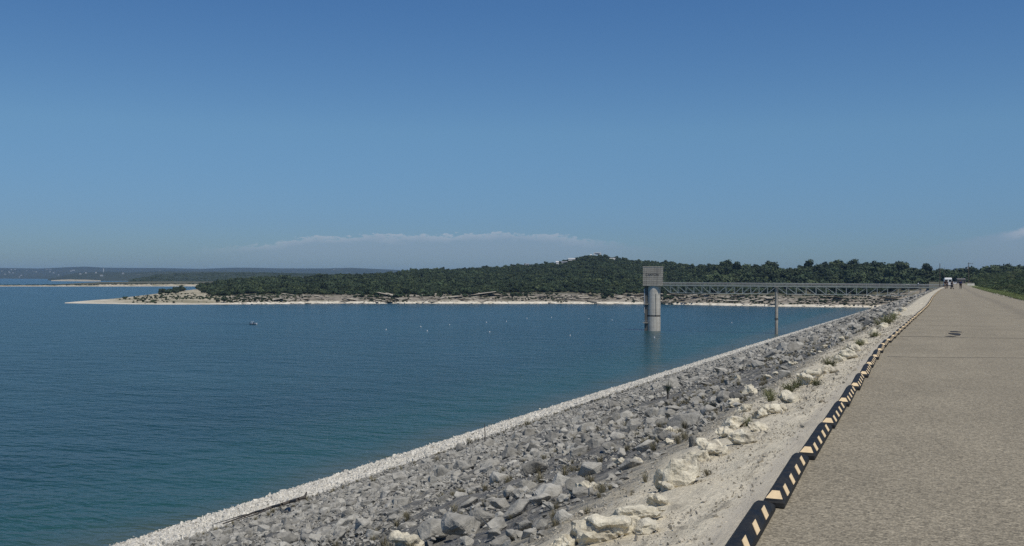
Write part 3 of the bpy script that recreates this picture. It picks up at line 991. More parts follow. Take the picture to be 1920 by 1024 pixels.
# rocks read off the photograph: pixel, apparent width in pixels, height share
big_grey = [(970, 957, 66, .62), (1082, 915, 52, .8), (1055, 905, 50, .8), (1028, 925, 62, .6), (868, 985, 84, .62), (1290, 790, 74, .5), (1300, 830, 44, .7), (1156, 824, 32, .9), (905, 968, 66, .6), (932, 983, 60, .6),
            (812, 995, 74, .6), (985, 915, 50, .6), (1110, 880, 60, .55), (1180, 870, 58, .5), (1210, 838, 50, .6), (1000, 880, 56, .6), (1262, 810, 44, .6), (1330, 770, 40, .6), (1385, 745, 34, .6), (1120, 838, 46, .7),
            (1165, 850, 40, .6), (1090, 850, 44, .7), (760, 985, 50, .6), (700, 1000, 50, .6), (1225, 775, 36, .6), (1310, 740, 30, .6), (1470, 705, 34, .7), (940, 945, 50, .6), (880, 945, 44, .6), (1140, 790, 34, .6)]
big_white = [(1272, 897, 92, .85, 'large pitted cream limestone boulder topmost beside the gravel shoulder'), (1192, 962, 120, .45, None), (1108, 998, 100, .6, None), (1232, 943, 52, .8, None), (1152, 985, 110, .5, None),
             (1340, 838, 88, .55, None), (1392, 822, 58, .6, None), (1308, 855, 54, .5, None), (1372, 796, 56, .6, None), (1424, 778, 38, .8, None), (1420, 800, 44, .6, None), (1446, 766, 50, .6, None), (1482, 746, 46, .6, None),
             (1512, 712, 46, .6, None), (1528, 706, 40, .7, None), (1560, 692, 42, .6, None), (1590, 668, 38, .7, None), (1574, 676, 30, .7, None), (1602, 655, 32, .7, None), (1640, 626, 32, .7, None), (1616, 642, 28, .7, None),
             (1462, 764, 32, .7, None), (1542, 698, 30, .7, None), (1254, 915, 44, .6, None), (770, 1020, 70, .6, 'tan-topped limestone rock alone among the grey stones at the lower edge'), (1395, 765, 40, .6, None), (1360, 812, 40, .6, None), (1280, 870, 44, .5, None),
             (1210, 985, 60, .4, None), (1060, 1016, 60, .6, None), (1655, 612, 26, .7, None), (1668, 603, 22, .7, None), (1680, 590, 20, .7, None), (1692, 582, 18, .7, None), (1535, 560, 14, .8, None), (1383, 714, 12, 2.2, 'small white upright slab standing among the grey stones')]


def place_rock(name, mesh, p, size, hs, seed, sink=.3):
    r = random.Random(seed)
    o = bpy.data.objects.new(name, mesh)
    COL.objects.link(o)
    d = mesh_dims(mesh)
    k = size / max(d[0], d[1])
    kz = size * hs / d[2]
    o.scale = (k, k, kz)
    o.rotation_euler = (r.uniform(-.2, .2), r.uniform(-.2, .2) - slope_rot * .7, YAW + r.uniform(-.5, .5) + (math.pi if r.random() < .5 else 0))
    o.location = p + Vector((0, 0, size * hs * (.5 - sink)))
    return o


def mesh_dims(me, _c={}):
    if me.name not in _c:
        co = np.array([v.co[:] for v in me.vertices])
        _c[me.name] = co.max(0) - co.min(0)
    return _c[me.name]


ORD = ['largest', 'second largest', 'third largest', 'fourth largest', 'fifth largest']
STOP_ORD = ['nearest', 'second', 'third', 'fourth', 'fifth', 'sixth', 'seventh', 'eighth', 'ninth', 'tenth', 'eleventh', 'twelfth']
LAND = [((1252, 740), 'spiky yucca'), ((510, 972), 'driftwood log'), ((1272, 897), 'large pitted cream boulder'), ((1082, 915), 'dark tilted wedge of rock'), ((1290, 790), 'long low dark slab'), ((1156, 824), 'brownish rounded boulder'),
        ((1383, 714), 'white upright slab'), ((970, 957), 'broad flat-topped grey boulder'), ((770, 1020), 'tan-topped limestone rock'), ((908, 816), 'dry stalk by the waterline')]


def landmark_labels(items, noun, group, cat):
    """items: (object, px, py, apparent size); the largest near each landmark get labels of their own"""
    bins = {}
    for o, px, py, a in items:
        d, (lx, ly), nm = min(((px - q[0]) ** 2 + (1.6 * (py - q[1])) ** 2, q, nm) for q, nm in LAND)
        side = ('left of' if px < lx else 'right of') if abs(px - lx) > abs(py - ly) else ('beyond' if py < ly else 'this side of')
        bins.setdefault((nm, side), []).append((a, o, d))
    for (nm, side), v in bins.items():
        v.sort(key=lambda q: -q[0])
        for r_, (a, o, d) in enumerate(v):
            if r_ < 5 and d < 260 ** 2:
                tag(o, '%s loose %s %s the %s' % (ORD[r_], noun, side, nm), cat, group)
            else:
                tag(o, 'rough %s lying among the rubble of the dam slope' % noun, cat, group)


def stop_labels(items):
    bins = {}
    for o, s, a in items:
        j = math.floor((s - 6.82) / 1.95) + 1
        bins.setdefault(j, []).append((a, o))
    for j, v in bins.items():
        v.sort(key=lambda q: -q[0])
        for r_, (a, o) in enumerate(v):
            if 0 <= j < 12 and r_ < 5:
                lb = '%s pale limestone rock level with the %s kerb stop' % (ORD[r_], STOP_ORD[j])
            else:
                lb = 'pale limestone rock far along the broken row bordering the gravel shoulder' if j >= 0 else 'pale limestone rock at the lower edge of the row'
            tag(o, lb, 'rock', 'pale limestone rocks bordering the shoulder')


grey_items, white_items = [], []
used = []
for k, (px, py, w, hs) in enumerate(big_grey):
    h_ = hit(px, py + w * .12)
    if h_ is None: continue
    p, Z = h_
    o = place_rock('boulder', GREY[k % len(GREY)], p, w * Z / F * .88, hs, 900 + k)
    used.append((p.x, p.y, w * Z / F))
    lab = {0: 'broad flat-topped grey boulder with a shadowed underside, largest of those around it', 1: 'dark tilted wedge of grey rock leaning on the slope', 5: 'long low dark slab of rock halfway along the slope',
           7: 'brownish rounded boulder standing proud of the grey stones'}.get(k, 'broad grey boulder bedded among smaller stones on the near dam slope')
    if lab.startswith('broad grey boulder bedded'): grey_items.append((o, px, py, w))
    else: tag(o, lab, 'boulder', 'grey stones of the dam slope')
for k, (px, py, w, hs, lab) in enumerate(big_white):
    h_ = hit(px, py + w * .15)
    if h_ is None: continue
    p, Z = h_
    o = place_rock('limestone_rock', WHITE[k % len(WHITE)], p, w * Z / F * (1.05 if lab else .95), hs, 700 + k, sink=.27)
    used.append((p.x, p.y, w * Z / F))
    if lab: tag(o, lab, 'rock', 'pale limestone rocks bordering the shoulder')
    else: white_items.append((o, p.y, w * Z / F))
# more pale rocks filling the row into the distance
for k in range(46):
    s = 9 * math.exp(k / 46 * math.log(300 / 9)) * random.uniform(.95, 1.05)
    u = -2.75 - random.uniform(0, .55)
    p = P(u, s)
    sz = random.uniform(.1, .28)
    o = place_rock('limestone_rock', WHITE[(k * 3) % len(WHITE)], p, sz, random.uniform(.5, .8), 1200 + k, .25)
    white_items.append((o, s, sz))
stop_labels(white_items)

gx, gy, gz = RU + dev(RS), RS, prof(RU) + .0
ok = np.ones(len(gx), bool)
for ux, uy, w in used:
    ok &= ((gx - ux) ** 2 + (gy - uy) ** 2) > (w * .55) ** 2
gx, gy, gz, RD = gx[ok], gy[ok], gz[ok], RD[ok]
Zd = gx * _f.x + gy * _f.y
prx = 960 + F * (gx * _r.x + gy * _r.y + (gz - CAMZ) * _r.z) / Zd
pry = 512 - F * (gx * _u.x + gy * _u.y + (gz - CAMZ) * _u.z) / Zd
vis = (Zd > 2) & (prx > -150) & (prx < 2000) & (pry < 1180)
gx, gy, gz, RD, Zd, prx, pry = (a[vis] for a in (gx, gy, gz, RD, Zd, prx, pry))
apparent = np.where((pry < 1024) & (prx > 0), RD / Zd, 0)
order = np.argsort(-apparent)
solo, rest = order[:262], order[262:]
for k, i in enumerate(solo):
    o = place_rock('boulder', GREY[k % len(GREY)], Vector((gx[i], gy[i], gz[i])), float(RD[i]), random.uniform(.45, .85), 2000 + k, random.uniform(.2, .42))
    grey_items.append((o, float(prx[i]), float(pry[i]), float(apparent[i]) * F))
landmark_labels(grey_items, 'grey stone', 'grey stones of the dam slope', 'boulder')
n = len(rest)
kz = RNG.uniform(.5, .95, n)
big = RD[rest] > .2
idx = np.where(big, RNG.integers(0, len(GREY), n), len(GREY) + RNG.integers(0, len(GREY_S), n))
rot = np.stack([RNG.uniform(-.5, .5, n), RNG.uniform(-.5, .5, n) - slope_rot * .7, RNG.uniform(0, 6.28, n)], 1)
scl = np.stack([RD[rest] * RNG.uniform(.8, 1.2, n), RD[rest] * RNG.uniform(.8, 1.2, n), RD[rest] * kz * 1.25], 1)
scatter('riprap_rubble', np.stack([gx[rest], gy[rest], gz[rest] + RD[rest] * .1], 1), rot, scl, idx, GREY + GREY_S, 'loose grey riprap rubble covering the dam slope', 'rubble')

# bleached stones along the waterline
BU, BS, BD = [], [], []
for s0, s1, dn, sz in [(20, 110, 7, .26), (110, 230, 4, .3), (230, 520, 1.3, .3), (520, 1000, .25, .4)]:
    uu, ss = pts_for(s0, s1, -75.5, -50, dn)
    u2, s2 = pts_for(s0, s1, -50, -45, dn * .5)
    kk = RNG.uniform(0, 1, len(u2)) < np.exp(-(u2 + 50) / 1.6)
    u3, s3 = pts_for(s0, s1, -77.5, -75, dn * .15)
    uu = np.concatenate([uu, u2[kk], u3]); ss = np.concatenate([ss, s2[kk], s3])
    BU.append(uu); BS.append(ss); BD.append(sz * np.exp(RNG.normal(0, .35, len(uu))))
BU, BS, BD = map(np.concatenate, (BU, BS, BD))
n = len(BU)
scatter('bleached_stones', np.stack([BU + dev(BS), BS, prof(BU) + BD * .05], 1), RNG.uniform(-3, 3, (n, 3)), np.stack([BD] * 3, 1) * RNG.uniform(.7, 1.2, (n, 3)), RNG.integers(0, len(BLEACH), n), BLEACH,
        'band of bleached white stones along the waterline', 'stones')
# loose gravel on the shoulder
n = 15000
su = np.concatenate([RNG.uniform(-2.6, -1.16, n), RNG.uniform(5.5, 6.4, 1500)])
ss = np.concatenate([2 + 48 * RNG.uniform(0, 1, n) ** 1.6, RNG.uniform(30, 140, 1500)])
n = len(su)
d = .011 * np.exp(RNG.normal(0, .5, n)) * (1 + ss / 30)
d[RNG.uniform(0, 1, n) < .012] *= 2.0
scatter('shoulder_gravel', np.stack([su + dev(ss), ss, prof(su) + d * .2], 1), RNG.uniform(-3, 3, (n, 3)), np.stack([d] * 3, 1), RNG.integers(0, len(PEB), n), PEB, 'loose cream gravel strewn over the shoulder', 'gravel')

# ------------------------------------------------------------------ kerb stops
PITCH_S, LEN = 1.95, 1.88
hw, tw, lip, top, el_ = .072, .026, .04, .09, .15


def stop_body():
    L = LEN / 2
    mb = MB().hull([(x * hw, y * L, 0) for x in (-1, 1) for y in (-1, 1)] + [(x * (hw - .003), y * (L - .004), lip) for x in (-1, 1) for y in (-1, 1)] +
                   [(x * tw, y * (L - el_), top) for x in (-1, 1) for y in (-1, 1)])
    bmesh.ops.dissolve_limit(mb.b, angle_limit=math.radians(2), verts=mb.b.verts, edges=mb.b.edges)
    bmesh.ops.bevel(mb.b, geom=list(mb.b.edges), offset=.006, segments=1, affect='EDGES')
    for y in (-.45, -.05, .38):       # drain notches on the shoulder side
        mb.box((-.068, y, .012), (.02, .05, .025))
    return mb


def slab(mb, quad, n, th=.004):
    a = [Vector(p) + n * .0015 for p in quad]
    b_ = [p + n * th for p in a]
    va = [mb.b.verts.new(p) for p in a]; vb = [mb.b.verts.new(p) for p in b_]
    mb.b.faces.new(vb)
    for i in range(len(a)):
        mb.b.faces.new((va[i], va[(i + 1) % len(a)], vb[(i + 1) % len(a)], vb[i]))
    bmesh.ops.recalc_face_normals(mb.b, faces=mb.b.faces)


def side_stripe(mb, y):
    def q(f, yy): return Vector((hw - .003 + (tw - hw + .003) * f, yy, lip + (top - lip) * f))
    nrm = Vector((top - lip, 0, hw - .003 - tw)).normalized()
    slab(mb, [q(.06, y), q(.06, y + .12), q(.95, y + .20), q(.95, y + .08)], nrm)


def end_patch(mb):
    L = LEN / 2
    def q(f, x): return Vector((x, -(L - .004) + el_ * f, lip + (top - lip) * f))
    nrm = Vector((0, -(top - lip), el_)).normalized()
    slab(mb, [q(.2, -.055), q(.2, .055), q(.88, .025), q(.88, -.025)], nrm)


stripes_y = (-.74, -.34, .06, .46)
proto = empty('kerb_stop')
stop_body().build('body', M['rubber'], proto)
for y in stripes_y:
    mb = MB(); side_stripe(mb, y); mb.build('stripe', M['cream'], proto)
mb = MB(); end_patch(mb); mb.build('end_patch', M['cream'], proto)
# a small version in one mesh for those too far to show their parts
mb = stop_body()
nb = len(mb.b.faces)
for y in stripes_y: side_stripe(mb, y)
end_patch(mb)
mb.b.faces.ensure_lookup_table()
for f in mb.b.faces[nb:]: f.material_index = 1
far_mesh = bm_mesh('kerb_stop', mb.b); far_mesh.materials.append(M['rubber']); far_mesh.materials.append(M['cream'])
ordn = ['second', 'third', 'fourth', 'fifth', 'sixth', 'seventh', 'eighth', 'ninth', 'tenth', 'eleventh', 'twelfth']
for k in range(-1, 108):
    s = 6.82 + LEN / 2 + PITCH_S * k
    if k == -1: o = proto
    elif s < 70: o = copy_tree(proto)
    else:
        o = bpy.data.objects.new('kerb_stop', far_mesh); COL.objects.link(o)
    x = -.962 + float(dev(s)) + random.uniform(-.01, .01)
    ang = math.atan2(float(dev(s + 2) - dev(s - 2)), 4)
    o.location = (x, s, 0.006)
    o.rotation_euler = (0, 0, -ang + math.radians(1.0 + random.uniform(-.45, .45)))
    j = k + 1                                         # the first whole one in the photo is k = 0
    if k == -1: lab = 'nearest black rubber kerb stop, cut by the lower edge of the picture'
    elif j <= 11: lab = '%s black rubber kerb stop with cream stripes, counted from the lower picture edge' % ordn[j - 1]
    else: lab = 'small black kerb stop with cream stripes far along the row'
    tag(o, lab, 'kerb stop', 'kerb stops in a row along the road edge')

# ------------------------------------------------------------------ road cracks and tar marks
def ribbon(name, pts, w, mat, z=.0085, wob=.35):
    """thin flat strip on the road, pts are photo pixels on the road surface"""
    q = [at(px, py, 0) for px, py in pts]
    path = []
    for a, b_ in zip(q[:-1], q[1:]):
        n_ = max(2, int((b_ - a).length / .25))
        for i in range(n_):
            path.append(a.lerp(b_, i / n_))
    path.append(q[-1])
    mb = MB()
    prev = None
    for i, p in enumerate(path):
        d = (path[min(i + 1, len(path) - 1)] - path[max(i - 1, 0)]).normalized()
        nn = Vector((-d.y, d.x, 0))
        k = float(fbm(np.array([i * .31]), np.array([w * 91]), 5, 3)[0])
        ww = w * (1 + .5 * k) * .5
        c_ = p + nn * (k * .05 * (1 if wob else 0))
        cur = (mb.b.verts.new((*(c_ - nn * ww).xy, z)), mb.b.verts.new((*(c_ + nn * ww).xy, z)))
        if prev: mb.b.faces.new((prev[0], cur[0], cur[1], prev[1]))
        prev = cur
    bmesh.ops.recalc_face_normals(mb.b, faces=mb.b.faces)
    o = mb.build(name, mat)
    if o.data.polygons and o.data.polygons[0].normal.z < 0: o.data.flip_normals()
    return o


tag(ribbon('road_crack', [(1688, 631.3), (1740, 631.8), (1790, 633.3), (1850, 634.3), (1930, 635)], .055, M['crack_tar']), 'dark transverse crack across the road beside the tar squiggle', 'crack', 'transverse cracks in the road')
tag(ribbon('road_crack', [(1664, 669.3), (1720, 670.5), (1790, 671.5), (1860, 671.3), (1930, 672.5)], .03, M['crack_tar']), 'fine transverse crack across the road, nearest to the camera', 'crack', 'transverse cracks in the road')
tag(ribbon('road_crack', [(1716, 610.8), (1780, 611.5), (1900, 612.8)], .035, M['crack_tar']), 'faint transverse crack just beyond the tar squiggle', 'crack', 'transverse cracks in the road')
tm = empty('tar_mark', at(1788, 628, .0))
for q in ([(1786.5, 621.6), (1790, 622.2), (1794.5, 623.4)], [(1781.8, 625.5), (1787, 625.4), (1791, 627.0), (1796.6, 629.6)], [(1778.5, 631.9), (1788, 631.0)]):
    r_ = ribbon('tar_stroke', q, .34, M['tar'], z=.013, wob=0)
    r_.parent = tm
    r_.matrix_parent_inverse = Matrix.Translation(-tm.location)
tag(tm, 'dark tar squiggle on the road surface', 'tar mark')

# ------------------------------------------------------------------ intake tower
TZ = 518.0
tc_x, tc_y = colxy(1224.5, TZ)
tower = empty('intake_tower', (float(tc_x), float(tc_y), WATER), math.radians(11))
HB, HT = z_px(1224.5, 536.2, TZ) - WATER, z_px(1224.5, 501.3, TZ) - WATER       # head bottom / top above water
hw_ = 4.85
nco = 9
ch = (HT - HB) / nco
for k in range(nco):
    ins = .05 if k % 2 else 0.0
    MB().box((0, 0, HB + ch * (k + .5)), (2 * hw_ - ins, 2 * hw_ - ins, ch - .09), bevel=.04).build('concrete_course', M['concrete'], tower)
MB().box((0, 0, (HB + HT) / 2), (2 * hw_ - .22, 2 * hw_ - .22, HT - HB - .1)).build('head_core', M['concrete_dark'], tower)
MB().box((0, 0, HT + .12), (2 * hw_ + .25, 2 * hw_ + .25, .3), bevel=.05).build('roof_slab', M['concrete_light'], tower)
sy = -hw_ + .45 + 3.35
MB().tube([(.55, sy, -7), (.55, sy, 7.2)], 3.42, 40).build('lower_shaft', M['concrete_light'], tower)
MB().tube([(.55, sy, 8.1), (.55, sy, HB - .02)], 3.38, 40).build('shaft', M['concrete_light'], tower)
MB().tube([(.55, sy, 7.2), (.55, sy, 8.1)], 3.34, 40).build('stain_band', M['concrete_dark'], tower)
MB().box((1.75, -hw_ + .62, (8.2 + HB) / 2 - 2), (.35, .5, HB - 12)).build('pipe_chase', M['concrete'], tower)
# gate guide with landings on the left side
MB().box((-3.35, sy - 1.2, (HB - 5) / 2), (1.35, 1.6, HB + 5)).build('gate_guide', M['concrete_dark'], tower)
MB().tube([(-4.1, sy - 2.15, 9), (-4.1, sy - 2.15, HB - 1.5)], .3, 10).build('pipe', M['galv'], tower)
for z, w in ((z_px(1212, 570.2, TZ) - WATER, 2.7), (z_px(1212, 605, TZ) - WATER, 2.5)):
    pl = MB().box((-3.6, sy - 1.6, z), (w, 2.6, .32)).build('landing', M['concrete'], tower)
    r_ = MB()
    for dx in (-1.2, 0, 1.2):
        r_.bar((-3.6 + dx, sy - 2.85, z + .16), (-3.6 + dx, sy - 2.85, z + 1.2), .06)
    r_.bar((-4.8, sy - 2.85, z + 1.2), (-2.4, sy - 2.85, z + 1.2), .06)
    r_.build('railing', M['galv'], pl)
MB().box((hw_ + .02, -3.4, HB + 3.4), (.14, 1.3, 2.5)).build('door', M['letter'], tower)
cu = bpy.data.curves.new('lettering', 'FONT')
cu.body = 'CANYON'
cu.size = 2.0
cu.extrude = .06
cu.align_x = 'CENTER'; cu.align_y = 'CENTER'
tmp = bpy.data.objects.new('lettering_source', cu)
COL.objects.link(tmp)
bpy.context.view_layer.update()
lm = bpy.data.meshes.new_from_object(tmp.evaluated_get(bpy.context.evaluated_depsgraph_get()))
bpy.data.objects.remove(tmp)
lo = link('lettering', lm, M['letter'], tower)
lo.data.materials.clear(); lo.data.materials.append(M['letter'])
wlet = max(v.co.x for v in lm.vertices) - min(v.co.x for v in lm.vertices)
lo.scale = (6.6 / wlet, 6.6 / wlet * 1.15, 1)
lo.rotation_euler = (math.pi / 2, 0, 0)
lo.location = (-.15, -hw_ - .02, HB + ch * 5.4)
tag(tower, 'concrete intake tower with square head and round shaft standing in the lake', 'tower')

# ------------------------------------------------------------------ service bridge
Btx, Bty = float(tc_x), float(tc_y)
bx0 = Btx + hw_ + .1
by = Bty - 1.2
s_dam = by
bx1 = float(dev(s_dam)) - 2.6
deck_z = z_px(1300, 534.2, 508)
bridge = empty('service_bridge', (bx1, by, deck_z))
rel = lambda x, y, z: (x - bx1, y - by, z - deck_z)
LEN_B = bx1 - bx0
pier_x = float(at(1459.3, 622, WATER + .8).x)
pier_x = (lambda t: t)(bx0 + (bx1 - bx0) * .5) if not (bx0 < pier_x < bx1) else pier_x
ab_x = bx1 - 11.5
HW = 1.35
TH = 3.5                 # truss depth
bmb = lambda: MB()
bmb().box(rel((bx0 + bx1) / 2, by, deck_z - .1), (LEN_B, 2 * HW, .2)).build('deck', M['concrete'], bridge)
for sy_ in (-1, 1):
    bmb().box(rel((bx0 + bx1) / 2, by + sy_ * HW, deck_z - .32), (LEN_B, .16, .62)).build('edge_girder', M['steel'], bridge)
    for z_, m_ in ((1.12, 'steel_light'), (.75, 'rust_steel'), (.4, 'steel')):
        bmb().box(rel((bx0 + bx1) / 2, by + sy_ * HW, deck_z + z_), (LEN_B, .09, 0.24 if z_ > 1 else .2)).build('rail', M[m_], bridge)
post_me = bm_mesh('rail_post', MB().box((0, 0, .6), (.1, .1, 1.2)).b); post_me.materials.append(M['steel'])
npost = int(LEN_B / 1.9)
for sy_ in (-1, 1):
    for k in range(npost + 1):
        o = bpy.data.objects.new('rail_post', post_me); COL.objects.link(o); o.parent = bridge
        o.location = rel(bx0 + .2 + (LEN_B - .4) * k / npost, by + sy_ * (HW - .06), deck_z)


def truss(xa, xb, n):
    w = (xb - xa) / n
    zt, zl = deck_z - .6, deck_z - .6 - TH
    vm = bm_mesh('truss_post', MB().box((0, 0, -TH / 2), (.17, .13, TH)).b); vm.materials.append(M['steel_light'])
    for sy_ in (-1, 1):
        yy = by + sy_ * (HW - .1)
        bmb().bar(rel(xa + w, yy, zl), rel(xb - w, yy, zl), .18, .2).build('bottom_chord', M['steel_light'], bridge)
        for k in range(1, n):
            o = bpy.data.objects.new('truss_post', vm); COL.objects.link(o); o.parent = bridge
            o.location = rel(xa + w * k, yy, zt)
        for k in range(n):
            x0, x1 = xa + w * k, xa + w * (k + 1)
            a, b_ = ((x0, zt), (x1, zl)) if k < n / 2 else ((x0, zl), (x1, zt))
            bmb().bar(rel(a[0], yy, a[1]), rel(b_[0], yy, b_[1]), .12, .14).build('truss_diagonal', M['steel_light'], bridge)
    for k in range(1, n):
        bmb().bar(rel(xa + w * k, by - HW + .1, zl), rel(xa + w * k, by + HW - .1, zl), .14).build('cross_brace', M['steel'], bridge)


truss(bx0 + .6, pier_x - .2, 14)
truss(pier_x + .2, ab_x, 14)
pz0 = float(prof(pier_x - dev(by))) - 2 - deck_z
pier = bmb().tube([rel(pier_x, by, 0)[:2] + (pz0,), rel(pier_x, by, 0)[:2] + (-.6 - TH * .0 - .3,)], .78, 16).build('pier', M['concrete'], bridge)
bmb().tube([rel(pier_x, by, 0)[:2] + (z_px(1459, 601, 488) - deck_z,), rel(pier_x, by, 0)[:2] + (z_px(1459, 597, 488) - deck_z,)], .83, 16).build('stain_band', M['concrete_dark'], pier)
bmb().box(rel(pier_x, by, deck_z - .62), (1.5, 3.0, .5)).build('pier_cap', M['concrete'], pier)
az0 = float(prof(ab_x - dev(by))) - 1.5 - deck_z
ab = bmb()
for sy_ in (-1, 1):
    ab.box((rel(ab_x, by + sy_ * .95, 0)[0] + .4, sy_ * .95, (az0 - .4) / 2), (.8, .7, -az0 - .4))
ab.box((rel(ab_x, by, 0)[0] + .4, 0, -.62), (1.0, 3.0, .5))
ab.build('bent', M['concrete'], bridge)
bmb().box((-.2, 0, -1.6), (1.6, 3.6, 3.0)).build('abutment', M['concrete'], bridge)
bmb().box((rel(ab_x, by, 0)[0] - .5, -HW - .15, 1.5), (.5, .25, .45), bevel=.05).build('lamp_housing', M['white_paint'], bridge)
bmb().box((rel(ab_x, by, 0)[0] - 5.2, -HW - .12, .9), (1.5, .06, .45)).build('panel', M['concrete_light'], bridge)
tag(bridge, 'long grey-green steel truss bridge from the tower to the dam crest', 'bridge')

# ------------------------------------------------------------------ trees
def crown_mesh(name, seed, mat, lobes=7, leaves=420, leaf=.16, shape=(1, 1, .8), core=True, open_=.0):
    """unit crown (about 1 wide, base at z 0): leaf-sized faces through several lobes"""
    r = np.random.default_rng(seed)
    c = r.normal(0, 1, (lobes, 3)); c /= np.linalg.norm(c, axis=1)[:, None]
    c *= r.uniform(.12, .33, (lobes, 1)); c[:, 2] *= .8
    rad = r.uniform(.17, .29, lobes)
    c[0] = 0; rad[0] = .3
    li = r.choice(lobes, leaves, p=rad ** 2 / np.sum(rad ** 2))
    d = r.normal(0, 1, (leaves, 3)); d /= np.linalg.norm(d, axis=1)[:, None]
    p = c[li] + d * (rad[li] * r.uniform(.78, 1.14, leaves))[:, None]
    nrm = d + r.normal(0, .55, (leaves, 3)); nrm /= np.linalg.norm(nrm, axis=1)[:, None]
    a = np.cross(nrm, r.normal(0, 1, (leaves, 3))); a /= np.linalg.norm(a, axis=1)[:, None]
    b_ = np.cross(nrm, a)
    s = leaf * r.uniform(.5, 1.2, leaves)[:, None]
    q = np.stack([p - a * s * .5, p + b_ * s * .35, p + a * s * .5, p - b_ * s * .35], 1).reshape(-1, 3)
    fs = np.arange(leaves * 4).reshape(-1, 4)
    verts = [q]; faces = [f.tolist() for f in fs]
    if core:
        bm = bmesh.new()
        for k in range(lobes):
            bmesh.ops.create_icosphere(bm, subdivisions=1, radius=1, matrix=Matrix.Translation(Vector(c[k])) @ Matrix.Diagonal((*[rad[k] * .82] * 3, 1)))
        off = len(q)
        bm.verts.index_update()
        verts.append(np.array([v.co[:] for v in bm.verts]))
        faces += [[v.index + off for v in f.verts] for f in bm.faces]
        bm.free()
    v = np.concatenate(verts) * np.array(shape)
    v[:, 2] -= v[:, 2].min()
    me = bpy.data.meshes.new(name)
    me.from_pydata(v.tolist(), [], faces)
    me.materials.append(mat)
    me.update()
    return me


JUN = [crown_mesh('juniper_crown', 30 + k, M['juniper'], lobes=random.randint(6, 9), leaves=330, leaf=.17, shape=(1.0, 1.0, random.uniform(.75, 1.05))) for k in range(6)]
OAK = [crown_mesh('oak_crown', 60 + k, M['oak'], lobes=random.randint(8, 12), leaves=1900, leaf=.075, shape=(1.1, 1.1, .85)) for k in range(5)]
FARW = [crown_mesh('far_crown', 80 + k, M['farwood'], lobes=8, leaves=150, leaf=.24, shape=(1.3, 1.3, .75)) for k in range(4)]
trunk_me = bm_mesh('trunk', MB().tube([(0, 0, -.25), (.01, 0, .12), (.03, .01, .3), (.0, .02, .5)], [.05, .038, .03, .016], 6).tube([(.02, .01, .22), (.14, .05, .42)], [.022, .01], 5).tube([(.02, 0, .26), (-.12, -.06, .44)], [.02, .009], 5).b)
trunk_me.materials.append(M['bark'])


def tree(name, crown, loc, size, height, rz, label, group, lift=.16):
    root = empty(name, loc, rz)
    root.scale = (size, size, height)
    c = bpy.data.objects.new('crown', crown); COL.objects.link(c); c.parent = root; c.location = (0, 0, lift)
    t_ = bpy.data.objects.new('trunk', trunk_me); COL.objects.link(t_); t_.parent = root
    tag(root, label, 'tree', group)
    return root


# forest on the far shore
N = 50000
px = RNG.uniform(300, 2090, N)
f_ = RNG.uniform(-.02, 1, N)
Z0 = shoreZ(px) + interp(px, BANK); Z1 = skyZ(px) + 25
Z = Z0 + (Z1 - Z0) * f_
wgt = (Z / 1500) * (Z1 - Z0) / 900 * interp(px, [(1290, 1), (1350, .8)])
keep = RNG.uniform(0, 1.3, N) < wgt
front = interp(px, [(300, 420), (345, 430), (350, 999), (380, 300), (400, 110), (470, 60), (560, 5), (700, -14), (2100, -18)])
x_, y_ = colxy(px, Z)
den = fbm(x_ * .012, y_ * .012, 151, 3)
dist_in = Z - Z0
keep &= (dist_in > front + 12 * den)
keep &= ~((px < 350) & (dist_in > 520))
keep &= ~((dist_in < 45) & (den < -.1))
keep &= ~((den < -.95))
# clearings for the hilltop houses
HILL_HOUSES = [(1072, 485.3, 13.5, 2.6, 2040, 'white', 'long white house below the crest on the left shoulder of the wooded hill'), (1058, 491, 12, 2, 2000, 'grey', 'grey-roofed house beside the white one lowest left on the hill'), (1045, 491.3, 6, 4, 1985, 'white', 'small bright white house farthest left under the hill crest'),
               (1083, 494.2, 11, 1.4, 1960, 'grey', 'faint grey roofline deep among the trees of the hill'), (1126, 485, 9, 1.8, 2030, 'white', 'small white house in the middle below the hilltop'), (1147, 484.8, 13.5, 2.4, 2040, 'white', 'wide white house right of the hilltop'),
               (1120, 474.6, 15, 2.6, 2105, 'dome', 'grey domed roof on the very top of the hill'), (1108, 478, 3.5, 3, 2080, 'white', 'narrow white building just left of the hilltop roof'), (988, 495, 8, 1.6, 2030, 'grey', 'pale roof on the wooded ridge far left of the hilltop')]
for hx, hy, w, h_, Zh, kd, lb in HILL_HOUSES:
    keep &= ~((np.abs(px - hx) < w * .55 + 1) & (Z > Zh - 24) & (Z < Zh + 12))
px, Z, x_, y_, dist_in = (a[keep] for a in (px, Z, x_, y_, dist_in))
gz_ = ground1(px, Z)
n = len(px)
ht = np.clip(6.2 * np.exp(RNG.normal(0, .3, n)), 3.0, 12) * np.where(dist_in < 70, .8, 1) * interp(px, [(1290, 1), (1350, 1.4), (1800, 1.5)])
wd = ht * RNG.uniform(.95, 1.35, n)
ap = ht / Z + (dist_in < 60) * .0015 + (px > 1320) * .0006
order = np.argsort(-ap)
solo, rest = order[:210], order[210:]
for i in solo:
    tree('juniper_tree', JUN[int(i) % 6], (x_[i], y_[i], gz_[i] - .2), wd[i], ht[i], RNG.uniform(0, 6), 'dark green juniper tree on the wooded far shore behind the rock ledges', 'juniper trees of the far shore')
scatter('far_shore_wood', np.stack([x_[rest], y_[rest], gz_[rest]], 1), np.stack([0 * x_[rest], 0 * x_[rest], RNG.uniform(0, 6.28, len(rest))], 1), np.stack([wd[rest], wd[rest], ht[rest]], 1), RNG.integers(0, 6, len(rest)), JUN, 'dense dark green juniper and oak wood on the far shore hills', 'wood')

